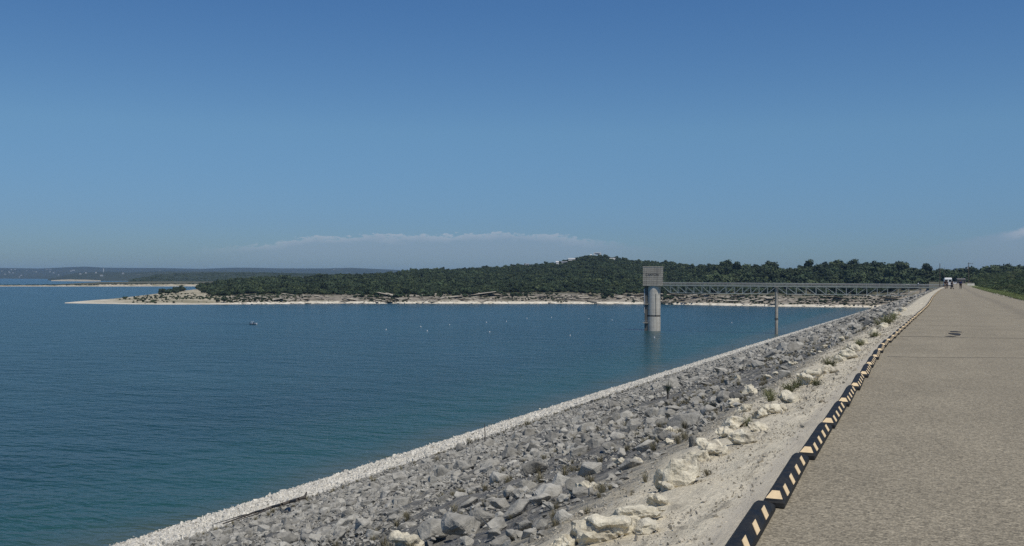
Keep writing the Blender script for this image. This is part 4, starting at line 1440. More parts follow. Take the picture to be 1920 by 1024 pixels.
# brush on the ledges and on the sandy point
n = 900
px = np.concatenate([RNG.uniform(430, 1700, 3200), RNG.uniform(250, 520, 800)])
Z = shoreZ(px) + interp(px, BANK) * np.concatenate([RNG.uniform(.25, 1.2, 3200), RNG.uniform(.2, 6, 800)])
x_, y_ = colxy(px, Z)
dn_ = fbm(x_ * .03, y_ * .03, 161, 3)
k_ = dn_ > -.15
px, Z, x_, y_ = px[k_], Z[k_], x_[k_], y_[k_]
h_ = RNG.uniform(.7, 2.3, len(px))
scatter('shore_brush', np.stack([x_, y_, ground1(px, Z) - .1], 1), np.stack([0 * x_, 0 * x_, RNG.uniform(0, 6, len(px))], 1), np.stack([h_ * 1.6, h_ * 1.6, h_], 1), RNG.integers(0, 6, len(px)), JUN, 'low scrub on the ledges and the sandy point', 'scrub')
for k, (bx_, by_, w) in enumerate([(225, 561, 6), (236, 560, 11), (243, 561, 6), (326, 567, 8), (300, 549, 12), (316, 545, 20), (330, 544, 18), (293, 570, 5), (420, 566, 22), (408, 563, 12), (385, 562, 12)]):
    Zb_ = float(shoreZ(bx_)) + interp(bx_, [(220, 110), (250, 140), (300, 350)]) if by_ < 563 else float(shoreZ(bx_)) + 22
    g = float(ground1(bx_, Zb_))
    xx, yy = colxy(bx_, Zb_)
    wm = w * Zb_ / F
    o = tree('shore_bush', JUN[k % 6], (float(xx), float(yy), g - .2), wm, wm * .62, k, ['dark bush', 'round dark bush'][k % 2] + ' standing alone on the pale sandy point', 'bushes on the sandy point')
    o['category'] = 'bush'
# rock blocks fallen along the ledges
LEDGE = [rock_mesh('ledge_block_shape', 600 + k, plain('ledge_rock', (.36, .325, .26), .95, var=.3, scale=.6) if k == 0 else bpy.data.materials['ledge_rock'], n=10, flat=.5, sub=0, long=1.7) for k in range(6)]
px = RNG.uniform(440, 1710, 2600)
lf_ = RNG.uniform(.02, 1.1, len(px))
Z = shoreZ(px) + interp(px, BANK) * lf_
x_, y_ = colxy(px, Z)
sz = RNG.lognormal(.25, .5, len(px))
flat_ = (RNG.uniform(0, 1, len(px)) < .3) & (lf_ > .3)
sx = np.where(flat_, sz * RNG.uniform(4, 9, len(px)), sz * 1.8); sy_ = np.where(flat_, sz * 3.2, sz * 1.3); szz = np.where(flat_, sz * .8, sz)
scatter('ledge_rubble', np.stack([x_, y_, ground1(px, Z)], 1), np.stack([RNG.uniform(-.2, .2, len(px)), RNG.uniform(-.2, .2, len(px)), np.where(flat_, YAW + RNG.normal(0, .2, len(px)), RNG.uniform(0, 6, len(px)))], 1), np.stack([sx, sy_, szz], 1), RNG.integers(0, 6, len(px)), LEDGE, 'broken limestone blocks along the far shore ledges', 'rubble')

# far wooded ridge
n = 7000
px = RNG.uniform(245, 800, n); T = RNG.uniform(0.05, 1.03, n)
ii = np.clip(np.searchsorted(PXw[:, 0], px) - 1, 0, PXw.shape[0] - 2)
tt = np.concatenate([[-.02], np.linspace(0, 1, 24), [1.15, 1.6]])
zg = np.array([np.interp(t_, tt, zw[i]) for i, t_ in zip(ii, T)])
Za = np.array([np.interp(t_, tt, Zw[i]) for i, t_ in zip(ii, T)])
x_, y_ = colxy(px, Za)
h_ = RNG.uniform(5, 9, n)
scatter('ridge_wood', np.stack([x_, y_, zg - 4.0], 1), np.stack([0 * h_, 0 * h_, RNG.uniform(0, 6, n)], 1), np.stack([h_ * 1.7, h_ * 1.7, h_], 1), RNG.integers(0, 4, n), FARW, 'far-off dark wood on the low ridge', 'wood')
# scrub on the sand spit
n = 900
px = RNG.uniform(-60, 400, n); Z = interp(px, [(-400, 2400), (0, 2430), (200, 2560), (380, 2780), (480, 2800)]) + interp(px, [(-60, 12), (400, 60)]) * RNG.uniform(.6, 4, n)
x_, y_ = colxy(px, Z)
h_ = RNG.uniform(1.2, 4.0, n)
scatter('spit_scrub', np.stack([x_, y_, interp(px, [(-60, -23.3), (150, -21.2), (200, -19), (400, -18)]) - .6 + 0 * h_], 1), np.stack([0 * h_, 0 * h_, RNG.uniform(0, 6, n)], 1), np.stack([h_ * 2.0, h_ * 2.0, h_], 1), RNG.integers(0, 4, n), FARW, 'scattered scrub on the far sand spit', 'scrub')

# trees on the right, below the downstream slope
cnt = 0
cand = []
for _ in range(6000):
    y = random.uniform(430, 1240); x = float(dev(y)) + random.uniform(16, 150)
    pxx, pyy, Zv = px_of(x, y, float(valley(x, y)) + 6)
    if pxx < 1780 or pxx > 2080: continue
    if any((x - a) ** 2 + (y - b_) ** 2 < 22 for a, b_ in cand): continue
    cand.append((x, y))
cand.sort(key=lambda q: q[1])
valley_rest = []
for k, (x, y) in enumerate(cand):
    g = float(valley(x, y)); hh = random.uniform(6, 10)
    if k < 85:
        tree('oak_tree', OAK[k % 5], (x, y, g - .3), hh * random.uniform(.85, 1.2), hh, random.uniform(0, 6), 'leafy oak tree growing below the grass slope past the road', 'oak trees below the downstream slope', lift=.2)
    else:
        valley_rest.append((x, y, g, hh))
v = np.array(valley_rest)
if len(v):
    scatter('valley_wood', v[:, :3], np.stack([0 * v[:, 0], 0 * v[:, 0], RNG.uniform(0, 6, len(v))], 1), np.stack([v[:, 3] * 1.1, v[:, 3] * 1.1, v[:, 3]], 1), RNG.integers(0, 5, len(v)), OAK, 'mixed wood filling the valley right of the road', 'wood')

# ------------------------------------------------------------------ houses
def house(name, c, w, d, hwall, hroof, wall, roof, label, group=None, dome=False, rz=YAW * .6, nwin=3):
    root = empty(name, c, rz)
    MB().box((0, 0, hwall / 2 - 1), (w, d, hwall + 2)).build('wall', M[wall], root)
    if dome:
        MB().hull([(w * .62 * math.cos(a) * q, d * .7 * math.sin(a) * q, hwall + .03 + hroof * hh) for q, hh in ((1, 0), (.8, .55), (.4, .92), (.1, 1)) for a in np.linspace(0, 2 * math.pi, 14)[:-1]]).build('roof', M[roof], root)
    else:
        r_ = MB().prism([(-d * .58, hwall + .02), (d * .58, hwall + .02), (0, hwall + hroof)], -w * .54, w * .54).build('roof', M[roof], root)
        r_.rotation_euler = (0, 0, math.pi / 2)
    wm = MB().box((0, 0, 0), (w * .09, .12, hwall * .34))
    wme = bm_mesh('window', wm.b); wme.materials.append(M['glass_dark'])
    for k in range(nwin):
        o = bpy.data.objects.new('window', wme); COL.objects.link(o); o.parent = root
        o.location = (w * (-.36 + .72 * k / max(1, nwin - 1)), -d / 2 - .05, hwall * .55)
    tag(root, label, 'house', group)
    return root


for hx, hy, w, h_, Zh, kd, lb in HILL_HOUSES:
    ww, hh = w * Zh / F, max(h_ * Zh / F, 1.6)
    zc = z_px(hx, hy, Zh)
    xx, yy = colxy(hx, Zh)
    wallm = 'house_white' if kd != 'grey' else 'roof_grey'
    house('house', (float(xx), float(yy), zc - hh * .62), ww * .9, ww * .4, hh * .6, hh * .4, wallm, 'roof_grey' if kd != 'white' else 'house_white', lb, 'houses on the wooded hill', dome=kd == 'dome')
fh = [(225, 125, 4), (170, 127, 3), (135, 155, 3), (145, 172, 4), (195, 175, 3), (75, 195, 3), (320, 213, 4), (295, 237, 3), (705, 125, 5), (757, 130, 5.5), (750, 160, 4), (805, 175, 5), (1100, 138, 10), (1065, 150, 5), (1205, 190, 4),
      (1440, 172, 3), (1525, 217, 8), (1845, 185, 4), (400, 140, 3), (545, 160, 3), (30, 150, 3), (880, 205, 3), (1290, 175, 3)]
fh = [(a / 8, 490 + b_ / 8, w) for a, b_, w in fh] + [(626, 505.8, 4.5), (437, 503.5, 3), (300, 508, 3), (350, 507, 3)]
dh_top = [(-500, 503), (0, 502.5), (75, 504), (125, 501.5), (160, 500), (195, 502), (300, 502.5), (375, 504), (460, 502), (610, 503), (660, 502)]
for k, (hx, hy, w) in enumerate(fh):
    tp = float(interp(hx, dh_top))
    f_ = np.clip(1 - (hy - tp) / (519 - tp), 0, 1)
    Zh = 8600 + 3300 * f_
    if hx > 110 and hy > 511: Zh = 5900
    ww = w * .62 * Zh / F
    xx, yy = colxy(hx, Zh)
    hh = max(4.0, .75 * Zh / F)
    o = house('far_house', (float(xx), float(yy), z_px(hx, hy, Zh) - hh * .3), ww, 10, hh, hh * .4, 'house_dim', 'house_dim', 'tiny white building among trees on the hazy hills across the bay', 'white buildings on the far hills', nwin=0)
    o['category'] = 'building'
Zt = 8200.0
xx, yy = colxy(194, Zt)
wt = empty('water_tower', (float(xx), float(yy), z_px(194, 512.5, Zt) - 5))
MB().tube([(0, 0, -10), (0, 0, 38)], 2.4, 12).build('column', M['house_white'], wt)
MB().tube([(0, 0, 38), (0, 0, 42)], [3.0, 2.2], 12).build('cap', M['house_white'], wt)
tag(wt, 'slender white tower rising from the far hills', 'tower')

# ------------------------------------------------------------------ buoys
bproto = empty('buoy')
MB().tube([(0, 0, -.5), (0, 0, -.05), (0, 0, .45), (0, 0, .62)], [.3, .42, .42, .3], 12).build('float', M['buoy_white'], bproto)
MB().tube([(0, 0, .62), (0, 0, .95), (0, 0, 1.02)], [.12, .1, .05], 8).build('mast', M['buoy_white'], bproto)
bl = [(724, 618), (789, 612.5), (801, 620.5), (843, 609), (912, 604.5), (949.5, 602.5), (918, 622.5), (988, 597), (1034, 595), (1069, 629), (1104, 597.5), (1147.5, 600), (1227, 633), (1372, 605), (1211, 618)]
for k, (px_, py_) in enumerate(bl):
    o = bproto if k == 0 else copy_tree(bproto)
    o.location = at(px_, py_ + .7, WATER); o.scale = (.65, .65, .65)
    o.rotation_euler = (random.uniform(-.1, .1), random.uniform(-.1, .1), 0)
    lab = {12: 'white buoy floating just in front of the tower foot', 13: 'white buoy under the bridge right of the tower', 14: 'white buoy touching the left foot of the tower', 0: 'white buoy nearest to the motorboat',
           9: 'white buoy lowest in view left of the tower'}.get(k, 'small white buoy floating on open water left of the tower')
    tag(o, lab, 'buoy', 'white buoys on the lake')

# ------------------------------------------------------------------ motorboat and wake
bp = at(475.5, 608.3, WATER)
boat = empty('motorboat', bp, YAW - .15)
hl = MB()
sec = [(-2.6, 1.05, .75), (-1.2, 1.15, .78), (.6, 1.1, .86), (1.8, .7, .98), (2.7, .06, 1.15)]
ringv = []
for x, w, h_ in sec:
    ringv.append([hl.b.verts.new(p) for p in ((x, -w, h_), (x, -w * .72, .05), (x, 0, -.22), (x, w * .72, .05), (x, w, h_))])
for a, b_ in zip(ringv[:-1], ringv[1:]):
    for i in range(4):
        hl.b.faces.new((a[i], b_[i], b_[i + 1], a[i + 1]))
    hl.b.faces.new((a[0], a[4], b_[4], b_[0]))
hl.b.faces.new(ringv[0]); 
bmesh.ops.recalc_face_normals(hl.b, faces=hl.b.faces)
hl.build('hull', M['hull_white'], boat)
MB().prism([(-2.62, .05), (-2.62, .42), (2.2, .62), (2.0, .12)], -1.13, 1.13).build('hull_stripe', M['hull_navy'], boat).scale = (1, .995, 1)
MB().hull([(.2, -.8, .85), (.2, .8, .85), (.9, -.55, .9), (.9, .55, .9), (.15, -.7, 1.45), (.15, .7, 1.45)]).build('windscreen', M['glass_dark'], boat)
MB().box((-.8, 0, 1.0), (.7, 1.4, .5), bevel=.06).build('seat', M['cloth_white'], boat)
MB().box((-2.75, 0, .75), (.5, .5, 1.1), bevel=.1).build('outboard_motor', M['black'], boat)
cn = MB().box((-.75, 0, 2.1), (2.1, 1.9, .1), bevel=.04).build('canopy', M['hull_white'], boat)
for x in (-1.7, .2):
    for y in (-.85, .85):
        MB().bar((x, y, .8), (x, y, 2.06), .06).build('canopy_post', M['galv'], cn)
boat.scale = (.78, .78, .78)
tag(boat, 'small white motorboat with canopy heading right across the lake', 'boat')
wk = MB()
dirw = Vector((-math.cos(YAW - .15), -math.sin(YAW - .15), 0)); side = Vector((-dirw.y, dirw.x, 0))
for sg in (-1, 1):
    prev = None
    for k in range(40):
        d_ = 2.8 + k * 1.6
        c_ = bp + dirw * d_ + side * sg * (.6 + .07 * d_ + .25 * math.sin(k * .9))
        w_ = .35 + .012 * d_; h_ = .2 * math.exp(-d_ / 40)
        cur = [wk.b.verts.new(c_ + side * (q * w_) + Vector((0, 0, z_ * h_ + .003))) for q, z_ in ((-1, -.5), (0, 1), (1, -.5))]
        if prev:
            for i in range(2): wk.b.faces.new((prev[i], cur[i], cur[i + 1], prev[i + 1]))
        prev = cur
bmesh.ops.recalc_face_normals(wk.b, faces=wk.b.faces)
tag(wk.build('boat_wake', M['wake'], smooth=True), 'low wake trailing behind the motorboat', kind='structure')

# ------------------------------------------------------------------ people
def skin_mesh(verts, edges, radii, root=0, levels=1):
    me = bpy.data.meshes.new('figure')
    me.from_pydata(verts, edges, [])
    o = bpy.data.objects.new('figure_source', me)
    COL.objects.link(o)
    sk = o.modifiers.new('skin', 'SKIN')
    lay = me.skin_vertices[0] if me.skin_vertices else None
    if lay is None:
        bpy.context.view_layer.objects.active = o
        with bpy.context.temp_override(object=o, active_object=o):
            bpy.ops.mesh.customdata_skin_add()
        lay = me.skin_vertices[0]
    for i, r in enumerate(radii):
        lay.data[i].radius = r if isinstance(r, tuple) else (r, r)
        lay.data[i].use_root = i == root
    o.modifiers.new('sub', 'SUBSURF').levels = levels
    o.modifiers['sub'].render_levels = levels
    bpy.context.view_layer.update()
    out = bpy.data.meshes.new_from_object(o.evaluated_get(bpy.context.evaluated_depsgraph_get()))
    bpy.data.objects.remove(o)
    return out


def person(loc, rz, H, stride, arms, shirt, legs, hair, skin, label, shorts=False, long_sleeve=False, lean=0.0):
    """a walking figure facing -Y of its own frame; arms: forward swing of (left, right) hands with elbow bend"""
    k = H / 1.75
    root = empty('person', loc, rz)
    V, E, R = [], [], []
    def v(p, r, parent=None):
        V.append(Vector(p) * k); R.append(r * k if not isinstance(r, tuple) else (r[0] * k, r[1] * k))
        if parent is not None: E.append((parent, len(V) - 1))
        return len(V) - 1
    ln = lambda z: -lean * (z - .95)
    pel = v((0, 0, .95), (.15, .11)); wai = v((0, ln(1.1), 1.1), (.135, .1), pel); che = v((0, ln(1.3), 1.30), (.165, .115), wai)
    nb = v((0, ln(1.44), 1.44), (.09, .075), che); ne = v((0, ln(1.5), 1.51), .052, nb); he = v((0, ln(1.6) - .02, 1.60), (.078, .09), ne); ht_ = v((0, ln(1.7) - .015, 1.70), (.066, .075), he)
    no = v((0, ln(1.6) - .115, 1.605), .014, he)
    leg_pts, arm_pts = {}, {}
    for sg, st in ((-1, stride), (1, -stride)):
        hip = v((sg * .095, 0, .9), .09, pel)
        kn = v((sg * .1, -st * .22 - .02, .5), .058, hip)
        an = v((sg * .1, -st * .34 + (.06 if st < 0 else 0), .10 + (.05 if st < 0 else 0)), .036, kn)
        hz_ = .03 + (.04 if st < 0 else 0)
        v((sg * .105, -st * .34 - .06 + (.06 if st < 0 else 0), hz_ + .01), .038, an)
        v((sg * .11, -st * .34 - .16 + (.06 if st < 0 else 0), hz_), .03, len(V) - 1)
        leg_pts[sg] = (hip, kn, an)
    for sg, (sw, bend) in ((-1, arms[0]), (1, arms[1])):
        sh = v((sg * .185, ln(1.4), 1.40), .056, che)
        el_p = Vector((sg * .235, ln(1.12) - sw * .10, 1.13)); el = v(el_p, .041, sh)
        wr_p = el_p + Vector((sg * -.01 - sg * bend * .06, -.26 * math.sin(bend + sw * .3), -.26 * math.cos(bend + sw * .3))); wr = v(wr_p, .027, el)
        dd = (wr_p - el_p).normalized()
        ha_p = wr_p + dd * .07; ha = v(ha_p, (.034, .022), wr)
        for q in range(4):
            b0 = v(ha_p + dd * (.055 + (.008 if q in (1, 2) else 0)) + Vector((0, (q - 1.5) * .02, 0)), .0095, ha)
            v(ha_p + dd * (.09 + (.01 if q in (1, 2) else 0)) + Vector((-sg * .012, (q - 1.5) * .021, 0)), .0085, b0)
        v(ha_p + dd * .03 + Vector((-sg * .01, -.05, 0)), .01, ha)
        arm_pts[sg] = (sh, el, wr)
    me = skin_mesh([tuple(p) for p in V], E, R, 0, 1)
    me.materials.append(skin); me.polygons.foreach_set('use_smooth', [True] * len(me.polygons))
    link('body', me, None, root)
    def garment(name, idx, edges, grow, mat):
        mm = skin_mesh([tuple(V[i]) for i in idx], edges, [((R[i][0] + grow * k, R[i][1] + grow * k) if isinstance(R[i], tuple) else R[i] + grow * k) for i in idx], 0, 1)
        mm.materials.append(mat); mm.polygons.foreach_set('use_smooth', [True] * len(mm.polygons))
        return link(name, mm, None, root)
    si = [pel, wai, che, nb]; se = [(0, 1), (1, 2), (2, 3)]
    for sg in (-1, 1):
        sh, el, wr = arm_pts[sg]
        b0 = len(si); si += [sh]; se.append((2, b0))
        V.append(V[sh].lerp(V[el], .75)); R.append(R[el]); si.append(len(V) - 1); se.append((b0, b0 + 1))
        if long_sleeve:
            V.append(V[el].copy()); R.append(R[el]); si.append(len(V) - 1); se.append((b0 + 1, b0 + 2))
            V.append(V[el].lerp(V[wr], .9)); R.append(R[wr]); si.append(len(V) - 1); se.append((b0 + 2, b0 + 3))
    garment('shirt', si, se, .018, shirt)
    ti = [pel]; te = []
    for sg in (-1, 1):
        hip, kn, an = leg_pts[sg]
        b0 = len(ti); ti += [hip]; te.append((0, b0))
        if shorts:
            V.append(V[hip].lerp(V[kn], .85)); R.append(R[kn] * 1.25); ti.append(len(V) - 1); te.append((b0, b0 + 1))
        else:
            ti += [kn, an]; te += [(b0, b0 + 1), (b0 + 1, b0 + 2)]
    garment('shorts' if shorts else 'trousers', ti, te, .02, legs)
    hd = V[he].lerp(V[ht_], .45)
    MB().ball(hd + Vector((0, .022, .02)) * k, (.092 * k, .098 * k, .1 * k), 2).build('hair', hair, root, True)
    for sg in (-1, 1):
        ank = V[leg_pts[sg][2]]
        MB().box(ank + Vector((.005 * sg, -.06, -.06)) * k, (.1 * k, .27 * k, .085 * k), bevel=.025 * k).build('shoe', M['black'], root)
        MB().ball(V[he] + Vector((sg * .032, -.088, .012)) * k, .011 * k, 1).build('eye', M['black'], root)
        MB().ball(V[he] + Vector((sg * .086, 0, 0)) * k, (.012 * k, .022 * k, .032 * k), 1).build('ear', skin, root)
    MB().box(V[he] + Vector((0, -.092, -.045)) * k, (.045 * k, .01 * k, .01 * k)).build('mouth', M['red_lens'], root)
    tag(root, label, 'person', 'people walking on the dam road')
    return root


def road_at(px_, d):      # point on the road at depth d metres in a photo column
    x, y = colxy(px_, d)
    return Vector((float(x), float(y), .008))


person(road_at(1772.3, 201), .2, 1.84, .8, ((.3, 1.1), (-.2, 1.3)), M['cloth_black'], M['cloth_khaki'], M['hair'], M['skin_dark'], 'walker in black top and khaki shorts, leftmost on the road', shorts=True)
person(road_at(1775.9, 214), -.1, 1.72, .6, ((-.3, .3), (.3, .3)), M['cloth_char'], M['cloth_char'], M['hair_brown'], M['skin'], 'walker in charcoal clothes just behind the one in khaki shorts')
pb = person(road_at(1784.5, 205), .1, 1.62, .5, ((.5, 1.0), (.5, 1.0)), M['cloth_black'], M['cloth_char'], M['hair'], M['skin'], 'walker in black shirt pushing a dark stroller', lean=.18)
person(road_at(1801.3, 201), -.1, 1.86, .55, ((-.2, .2), (.2, .2)), M['cloth_navy'], M['cloth_black'], M['hair'], M['skin_dark'], 'walker in navy long-sleeved shirt and black trousers on the right', long_sleeve=True)
st = empty('stroller', road_at(1785.3, 204.1), .1)
MB().hull([(-.22, -.3, .45), (.22, -.3, .45), (-.22, .25, .4), (.22, .25, .4), (-.2, .3, .8), (.2, .3, .8), (-.22, -.3, .55), (.22, -.3, .55)]).build('seat', M['black'], st)
MB().hull([(x * .22, .2 + .22 * math.cos(a) - .1, .75 + .26 * math.sin(a)) for x in (-1, 1) for a in np.linspace(0, math.pi, 7)]).build('hood', M['cloth_char'], st)
fr = MB()
for x in (-.24, .24):
    fr.bar((x, -.4, .14), (x, .5, 1.0), .03).bar((x, .35, .14), (x, -.1, .6), .03)
fr.bar((-.24, .5, 1.0), (.24, .5, 1.0), .03).build('frame', M['galv'], st)
for x in (-.26, .26):
    for y in (-.4, .35):
        MB().tube([(x - .025, y, .14), (x + .025, y, .14)], .14, 12).build('wheel', M['tyre'], st)
tag(st, 'small dark stroller pushed along the road', 'stroller')

# ------------------------------------------------------------------ van, car, poles and roadside things far along the crest
def wheel(parent, x, y, r, w=.22):
    t_ = MB().tube([(x - w / 2, y, r), (x + w / 2, y, r)], r, 18).build('wheel', M['tyre'], parent)
    MB().tube([(x - w / 2 - .01, y, r), (x + w / 2 + .01, y, r)], r * .58, 12).build('rim', M['galv'], t_)


vp = road_at(1777.2, 292)
van = empty('white_van', vp, 0.03)
bodyv = MB()
prof_v = [(-2.7, .35), (-2.7, 2.35), (-2.45, 2.62), (1.2, 2.62), (1.75, 2.25), (2.2, 1.35), (2.85, 1.1), (2.95, .45)]     # nose towards +Y: the rear shows
bv = [bodyv.b.verts.new((sx * (1.08 if z < 2.3 else .93), y, z)) for sx in (-1, 1) for y, z in prof_v]
nn = len(prof_v)
bodyv.b.faces.new(bv[:nn]); bodyv.b.faces.new(bv[nn:][::-1])
for i in range(nn):
    bodyv.b.faces.new((bv[i], bv[nn + i], bv[nn + (i + 1) % nn], bv[(i + 1) % nn]))
bmesh.ops.recalc_face_normals(bodyv.b, faces=bodyv.b.faces)
bmesh.ops.bevel(bodyv.b, geom=list(bodyv.b.edges), offset=.07, segments=2, affect='EDGES')
bodyv.build('body', M['white_paint'], van)
for x in (-.5, .5):
    MB().box((x, -2.715, 1.75), (.72, .05, .6), bevel=.02).build('rear_window', M['glass_dark'], van)
    MB().box((x * 2.0, -2.72, 1.1), (.13, .06, .42)).build('tail_light', M['red_lens'], van)
    MB().box((x * 2.18, 1.45, 1.7), (.03, .9, .5)).build('side_window', M['glass_dark'], van)
MB().box((0, -2.76, .42), (2.05, .14, .22), bevel=.03).build('bumper', M['black'], van)
MB().hull([(x * .8, 1.78, 2.2) for x in (-1, 1)] + [(x * .92, 2.2, 1.42) for x in (-1, 1)] + [(x * .8, 1.86, 2.22) for x in (-1, 1)] + [(x * .92, 2.28, 1.42) for x in (-1, 1)]).build('windscreen', M['glass_dark'], van)
for x in (-.92, .92):
    for y in (-1.75, 1.95): wheel(van, x, y, .36)
tag(van, 'white van standing on the dam road behind the walkers', 'van')

cp = road_at(1790.3, 560)
car = empty('white_car', cp, 0)
cb = MB()
for pf, hw2 in ([(-2.2, .3), (-2.2, .9), (-1.2, .98), (1.2, .95), (2.2, .75), (2.2, .3)], .9), ([(-1.7, .95), (-1.1, 1.45), (.5, 1.45), (1.2, .93)], .74):
    a = [cb.b.verts.new((-hw2, y, z)) for y, z in pf]; b_ = [cb.b.verts.new((hw2, y, z)) for y, z in pf]
    cb.b.faces.new(a); cb.b.faces.new(b_[::-1])
    for i in range(len(pf)): cb.b.faces.new((a[i], b_[i], b_[(i + 1) % len(pf)], a[(i + 1) % len(pf)]))
bmesh.ops.recalc_face_normals(cb.b, faces=cb.b.faces)
bmesh.ops.bevel(cb.b, geom=list(cb.b.edges), offset=.06, segments=2, affect='EDGES')
cb.build('body', M['white_paint'], car)
MB().hull([(x * .66, -1.72, 1.0) for x in (-1, 1)] + [(x * .6, -1.2, 1.38) for x in (-1, 1)] + [(x * .66, -1.76, 1.02) for x in (-1, 1)] + [(x * .6, -1.24, 1.41) for x in (-1, 1)]).build('rear_window', M['glass_dark'], car)
for x in (-.82, .82):
    MB().box((x * .9, -2.2, .72), (.26, .05, .14)).build('tail_light', M['red_lens'], car)
    for y in (-1.3, 1.35): wheel(car, x, y, .32, .2)
tag(car, 'white car farther along the road beyond the van', 'car')


def utility_pole(px_, Z, ytop, label, arm=True):
    x, y = colxy(px_, Z)
    u_ = float(x - dev(y)); zb = float(prof(u_))
    H = z_px(px_, ytop, Z) - zb
    root = empty('utility_pole', (float(x), float(y), zb))
    MB().tube([(0, 0, -.5), (0, 0, H)], [.19, .12], 10).build('pole', M['pole_wood'], root)
    if arm:
        ca = MB().bar((-.4, 0, H - .6), (1.9, 0, H - .6), .14, .16).build('crossarm', M['pole_wood'], root)
        for xx in (-.3, .7, 1.75):
            MB().tube([(xx, 0, H - .5), (xx, 0, H - .2)], .07, 6).build('insulator', M['galv'], ca)
        MB().tube([(-.5, 0, H - 2.95), (-.5, 0, H - 2.05)], .34, 12).build('transformer', M['galv'], root)
        MB().bar((-.85, 0, H - 2.5), (0, 0, H - 2.5), .1).build('bracket', M['galv'], root)
    tag(root, label, 'pole', 'utility poles at the far end of the dam')


utility_pole(1816.2, 470, 492.2, 'wooden utility pole with crossarm and transformer right of the road')
utility_pole(1762.2, 430, 494, 'plain wooden pole left of the road near the bridge end', arm=False)
utility_pole(1771, 900, 501, 'short distant pole behind the van, showing above the trees', arm=False)
x, y = colxy(1820.5, 400)
bb = MB().prism([(-.42, -.15), (.42, -.15), (.36, .15), (.16, .42), (.13, .95), (-.13, .95), (-.16, .42), (-.36, .15)], -1.3, 1.3).build('concrete_barrier', M['concrete_light'])
bb.location = (float(x), float(y), float(prof(x - dev(y))) + .1); bb.rotation_euler = (0, 0, math.pi / 2)
tag(bb, 'pale concrete barrier block on the grass verge beneath the pole', 'barrier')
gr = empty('guard_rail', P(-2.0, 345))
a0 = gr.location
for k in range(22):
    s = 345 + k * 8
    p = P(-2.0, s) - a0
    MB().box((p.x, p.y, .32), (.16, .16, .95)).build('rail_post', M['pole_wood'], gr)
rr = MB()
for k in range(21):
    p, q = P(-1.86, 345 + k * 8) - a0, P(-1.86, 353 + k * 8) - a0
    rr.bar((p.x, p.y, p.z - 0 + .62), (q.x, q.y, q.z + .62), .06, .3)
rr.build('rail', M['galv'], gr)
tag(gr, 'low guard rail on posts along the crest near the bridge end', 'guard rail')
x, y = colxy(1801.5, 930)
house('shed', (float(x), float(y), -1), 7, 5, 4.6, 1.0, 'concrete_dark', 'roof_dark', 'dark-roofed shed where the dam road ends')
bpy.data.objects['shed']['category'] = 'shed'

# ------------------------------------------------------------------ plants on the dam
def blade_clump(seed, n, h, spread, w, droop=.35, leafy=0):
    r = random.Random(seed)
    mb = MB()
    for _ in range(n):
        a = r.uniform(0, 6.283); out = r.uniform(.1, 1) * spread; hh = h * r.uniform(.5, 1.1)
        b0 = Vector((math.cos(a), math.sin(a), 0)) * r.uniform(0, spread * .35)
        d = Vector((math.cos(a), math.sin(a), 0))
        sd = Vector((-d.y, d.x, 0)) * w * r.uniform(.6, 1.2)
        p1 = b0 + d * out * .4 + Vector((0, 0, hh * .6)); p2 = b0 + d * out + Vector((0, 0, hh * (1 - droop * r.random())))
        v = [mb.b.verts.new(q) for q in (b0 - sd, b0 + sd, p1 + sd * .8, p1 - sd * .8, p2)]
        mb.b.faces.new(v[:4]); mb.b.faces.new((v[3], v[2], v[4]))
        for _k in range(leafy):
            c = b0.lerp(p2, r.uniform(.25, 1)) + Vector((r.gauss(0, .03), r.gauss(0, .03), r.gauss(0, .02))) * h * 2
            e = Vector((r.gauss(0, 1), r.gauss(0, 1), r.gauss(0, 1))).normalized() * w * 2.4
            g = e.cross(Vector((r.gauss(0, 1), r.gauss(0, 1), r.gauss(0, 1)))).normalized() * w * 1.3
            mb.b.faces.new([mb.b.verts.new(q) for q in (c - e, c + g, c + e, c - g)])
    return bm_mesh('leaves', mb.b)


WEED = []
for k in range(4):
    m_ = blade_clump(40 + k, 70, 1.0, .55, .016, leafy=5); m_.materials.append(M['weed']); WEED.append(m_)
DRY = []
for k in range(3):
    m_ = blade_clump(50 + k, 80, 1.0, .5, .012); m_.materials.append(M['weed_dry']); DRY.append(m_)
weeds = [(1326, 888, 44, 24, 1), (1402, 800, 26, 40, 0), (1445, 752, 44, 34, 0), (1480, 735, 54, 34, 0), (1494, 726, 40, 30, 0), (1530, 722, 40, 24, 0), (1556, 690, 50, 36, 0), (1572, 680, 40, 30, 0), (1594, 660, 40, 26, 0), (1612, 648, 34, 24, 0),
         (1652, 615, 40, 30, 0), (1664, 608, 44, 34, 0), (1676, 600, 30, 24, 0), (1440, 742, 30, 30, 0), (1288, 905, 26, 30, 1), (1210, 900, 30, 34, 1), (1040, 985, 40, 30, 1), (1100, 960, 40, 26, 1), (1180, 925, 40, 24, 1), (880, 835, 34, 26, 1), (820, 868, 34, 24, 1),
         (990, 800, 36, 24, 1), (1325, 765, 20, 22, 0), (1640, 632, 30, 22, 0), (700, 905, 30, 20, 1)]
for k, (px_, py_, w, h_, dry) in enumerate(weeds):
    q = hit(px_, py_)
    if q is None: continue
    p, Z = q
    o = bpy.data.objects.new('dry_grass_tuft' if dry else 'weed', (DRY if dry else WEED)[k % (3 if dry else 4)])
    COL.objects.link(o)
    o.location = p - Vector((0, 0, .02)); o.scale = (w * .8 * Z / F, w * .8 * Z / F, h_ * .72 * Z / F); o.rotation_euler = (0, 0, k * 1.7)
    tag(o, 'tuft of pale dry grass between stones of the dam slope' if dry else 'green weed growing in the row of pale limestone rocks', 'grass' if dry else 'weed', 'dry grass tufts on the slope' if dry else 'green weeds along the shoulder')
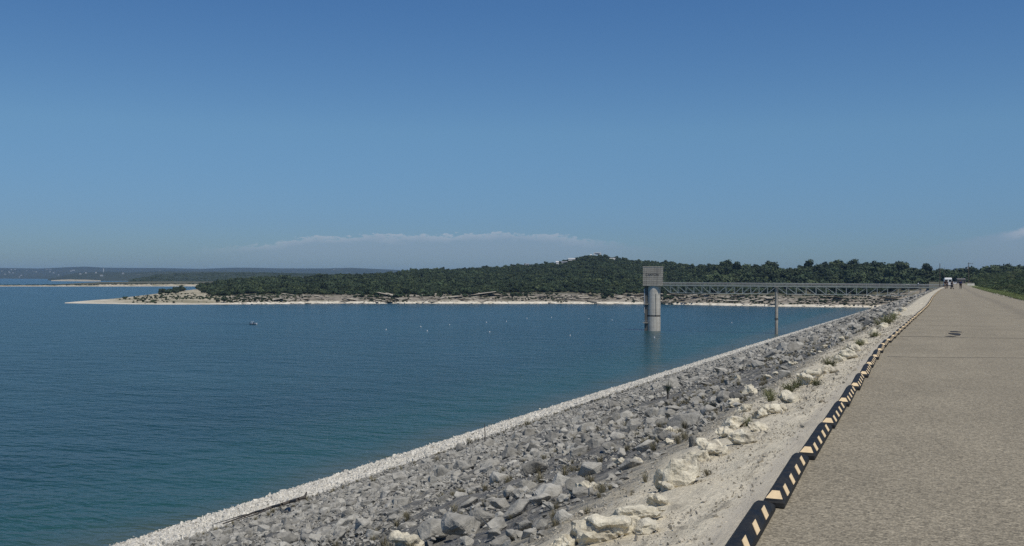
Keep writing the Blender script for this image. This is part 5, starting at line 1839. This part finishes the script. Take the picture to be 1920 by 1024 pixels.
# thin dry grass everywhere on the upper slope
uu = np.concatenate([RNG.uniform(-7, -2.6, 700), RNG.uniform(-48, -30, 500)]); ss = np.concatenate([3 + 90 * RNG.uniform(0, 1, 700) ** 1.5, RNG.uniform(30, 220, 500)])
n = len(uu)
h_ = RNG.uniform(.05, .16, n) * (1 + (uu < -20) * 1.3)
scatter('slope_grass', np.stack([uu + dev(ss), ss, prof(uu) + .0], 1), np.stack([0 * uu, 0 * uu, RNG.uniform(0, 6, n)], 1), np.stack([h_ * 1.4, h_ * 1.4, h_], 1), RNG.integers(0, 3, n), DRY, 'sparse dry grass between the stones', 'grass')
GR = []
for k in range(3):
    m_ = blade_clump(70 + k, 60, 1.0, .8, .022); m_.materials.append(M['grass']); GR.append(m_)
n = 9000
ss = 22 + 300 * RNG.uniform(0, 1, n) ** 1.4; uu = 6.0 + np.abs(RNG.normal(0, 1.2, n))
h_ = RNG.uniform(.08, .22, n)
scatter('verge_grass', np.stack([uu + dev(ss), ss, prof(uu)], 1), np.stack([0 * uu, 0 * uu, RNG.uniform(0, 6, n)], 1), np.stack([h_ * 1.5, h_ * 1.5, h_], 1), RNG.integers(0, 3, n), GR, 'short green grass on the verge right of the road', 'grass')

q, Z = hit(1252, 753)
yu = empty('yucca', q)
hy = 42 * Z / F
MB().tube([(0, 0, -.1), (.0, .0, hy * .42)], [hy * .035, hy * .045], 7).build('stem', M['wood_grey'], yu)
mb = MB(); rr_ = random.Random(5)
for k in range(26):
    a = rr_.uniform(0, 6.283); t_ = rr_.uniform(0, 1) ** .8
    d = Vector((math.cos(a) * math.sin(t_ * .62), math.sin(a) * math.sin(t_ * .62), math.cos(t_ * .62)))
    b0 = Vector((0, 0, hy * rr_.uniform(.3, .42))); L_ = hy * rr_.uniform(.45, .7)
    sd = d.cross(Vector((0, 0, 1)))
    sd = (sd.normalized() if sd.length > .01 else Vector((1, 0, 0))) * hy * .013
    mb.face([b0 - sd * .7, b0 + sd * .7, b0 + d * L_ * .5 + sd, b0 + d * L_, b0 + d * L_ * .5 - sd])
mb.build('leaves', M['yucca'], yu)
tag(yu, 'spiky dark green yucca on a short stem among grey stones', 'yucca')
for k, (px_, y0, y1, lb) in enumerate([(908.5, 838, 795, 'thin dry stalk standing near the white waterline band'), (1258, 700, 684, 'thin dry stalk near the waterline beyond the yucca'), (1373, 664, 646, 'thin bare stalk near the waterline, farthest along the slope')]):
    q, Z = hit(px_, y0)
    hh = (y0 - y1) * Z / F
    o = MB().tube([(0, 0, -.1), (.02 * hh, 0, hh * .5), (0, 0, hh)], [.035, .03, .015], 5).build('dry_stalk', M['wood_grey'])
    o.location = q
    tag(o, lb, 'stalk')

# driftwood
def drift(pts, w0, w1, lift=.42):
    P3, Rr = [], []
    for i, (a, b_) in enumerate(pts):
        q, Z = hit(a, b_)
        f_ = i / (len(pts) - 1)
        r = (w0 + (w1 - w0) * f_) * Z / F * .5
        P3.append(q + Vector((0, 0, r * .7 + lift))); Rr.append(r)
    return P3, Rr


base, Z = hit(520, 972)
dw = empty('driftwood_log', base)
p3, rr2 = drift([(571, 955.5), (558, 960), (545, 961.5), (528, 967.5), (510, 970), (494, 976.5), (479, 978), (460, 986), (443, 992.5), (418, 1002)], 7.5, 2.6)
MB().tube([p - base for p in p3], rr2, 8).build('trunk', M['wood_grey'], dw)
root_end = p3[0].lerp(p3[1], .1) - base
p3, rr2 = drift([(508, 972), (488, 983), (466, 991), (442, 999)], 3.2, 1.6)
MB().tube([p - base for p in p3], rr2, 6).build('branch', M['wood_grey'], dw)
p3, rr2 = drift([(470, 982), (458, 980), (436, 986), (400, 996)], 2.6, 1.3)
MB().tube([p - base for p in p3], rr2, 6).build('branch', M['wood_grey'], dw)
MB().tube([root_end, root_end + Vector((.05, .04, .09)), root_end + Vector((.06, .09, .2))], [.06, .045, .025], 6).build('branch', M['wood_grey'], dw)
tag(dw, 'dark driftwood log with bare branches lying near the white waterline band', 'driftwood')
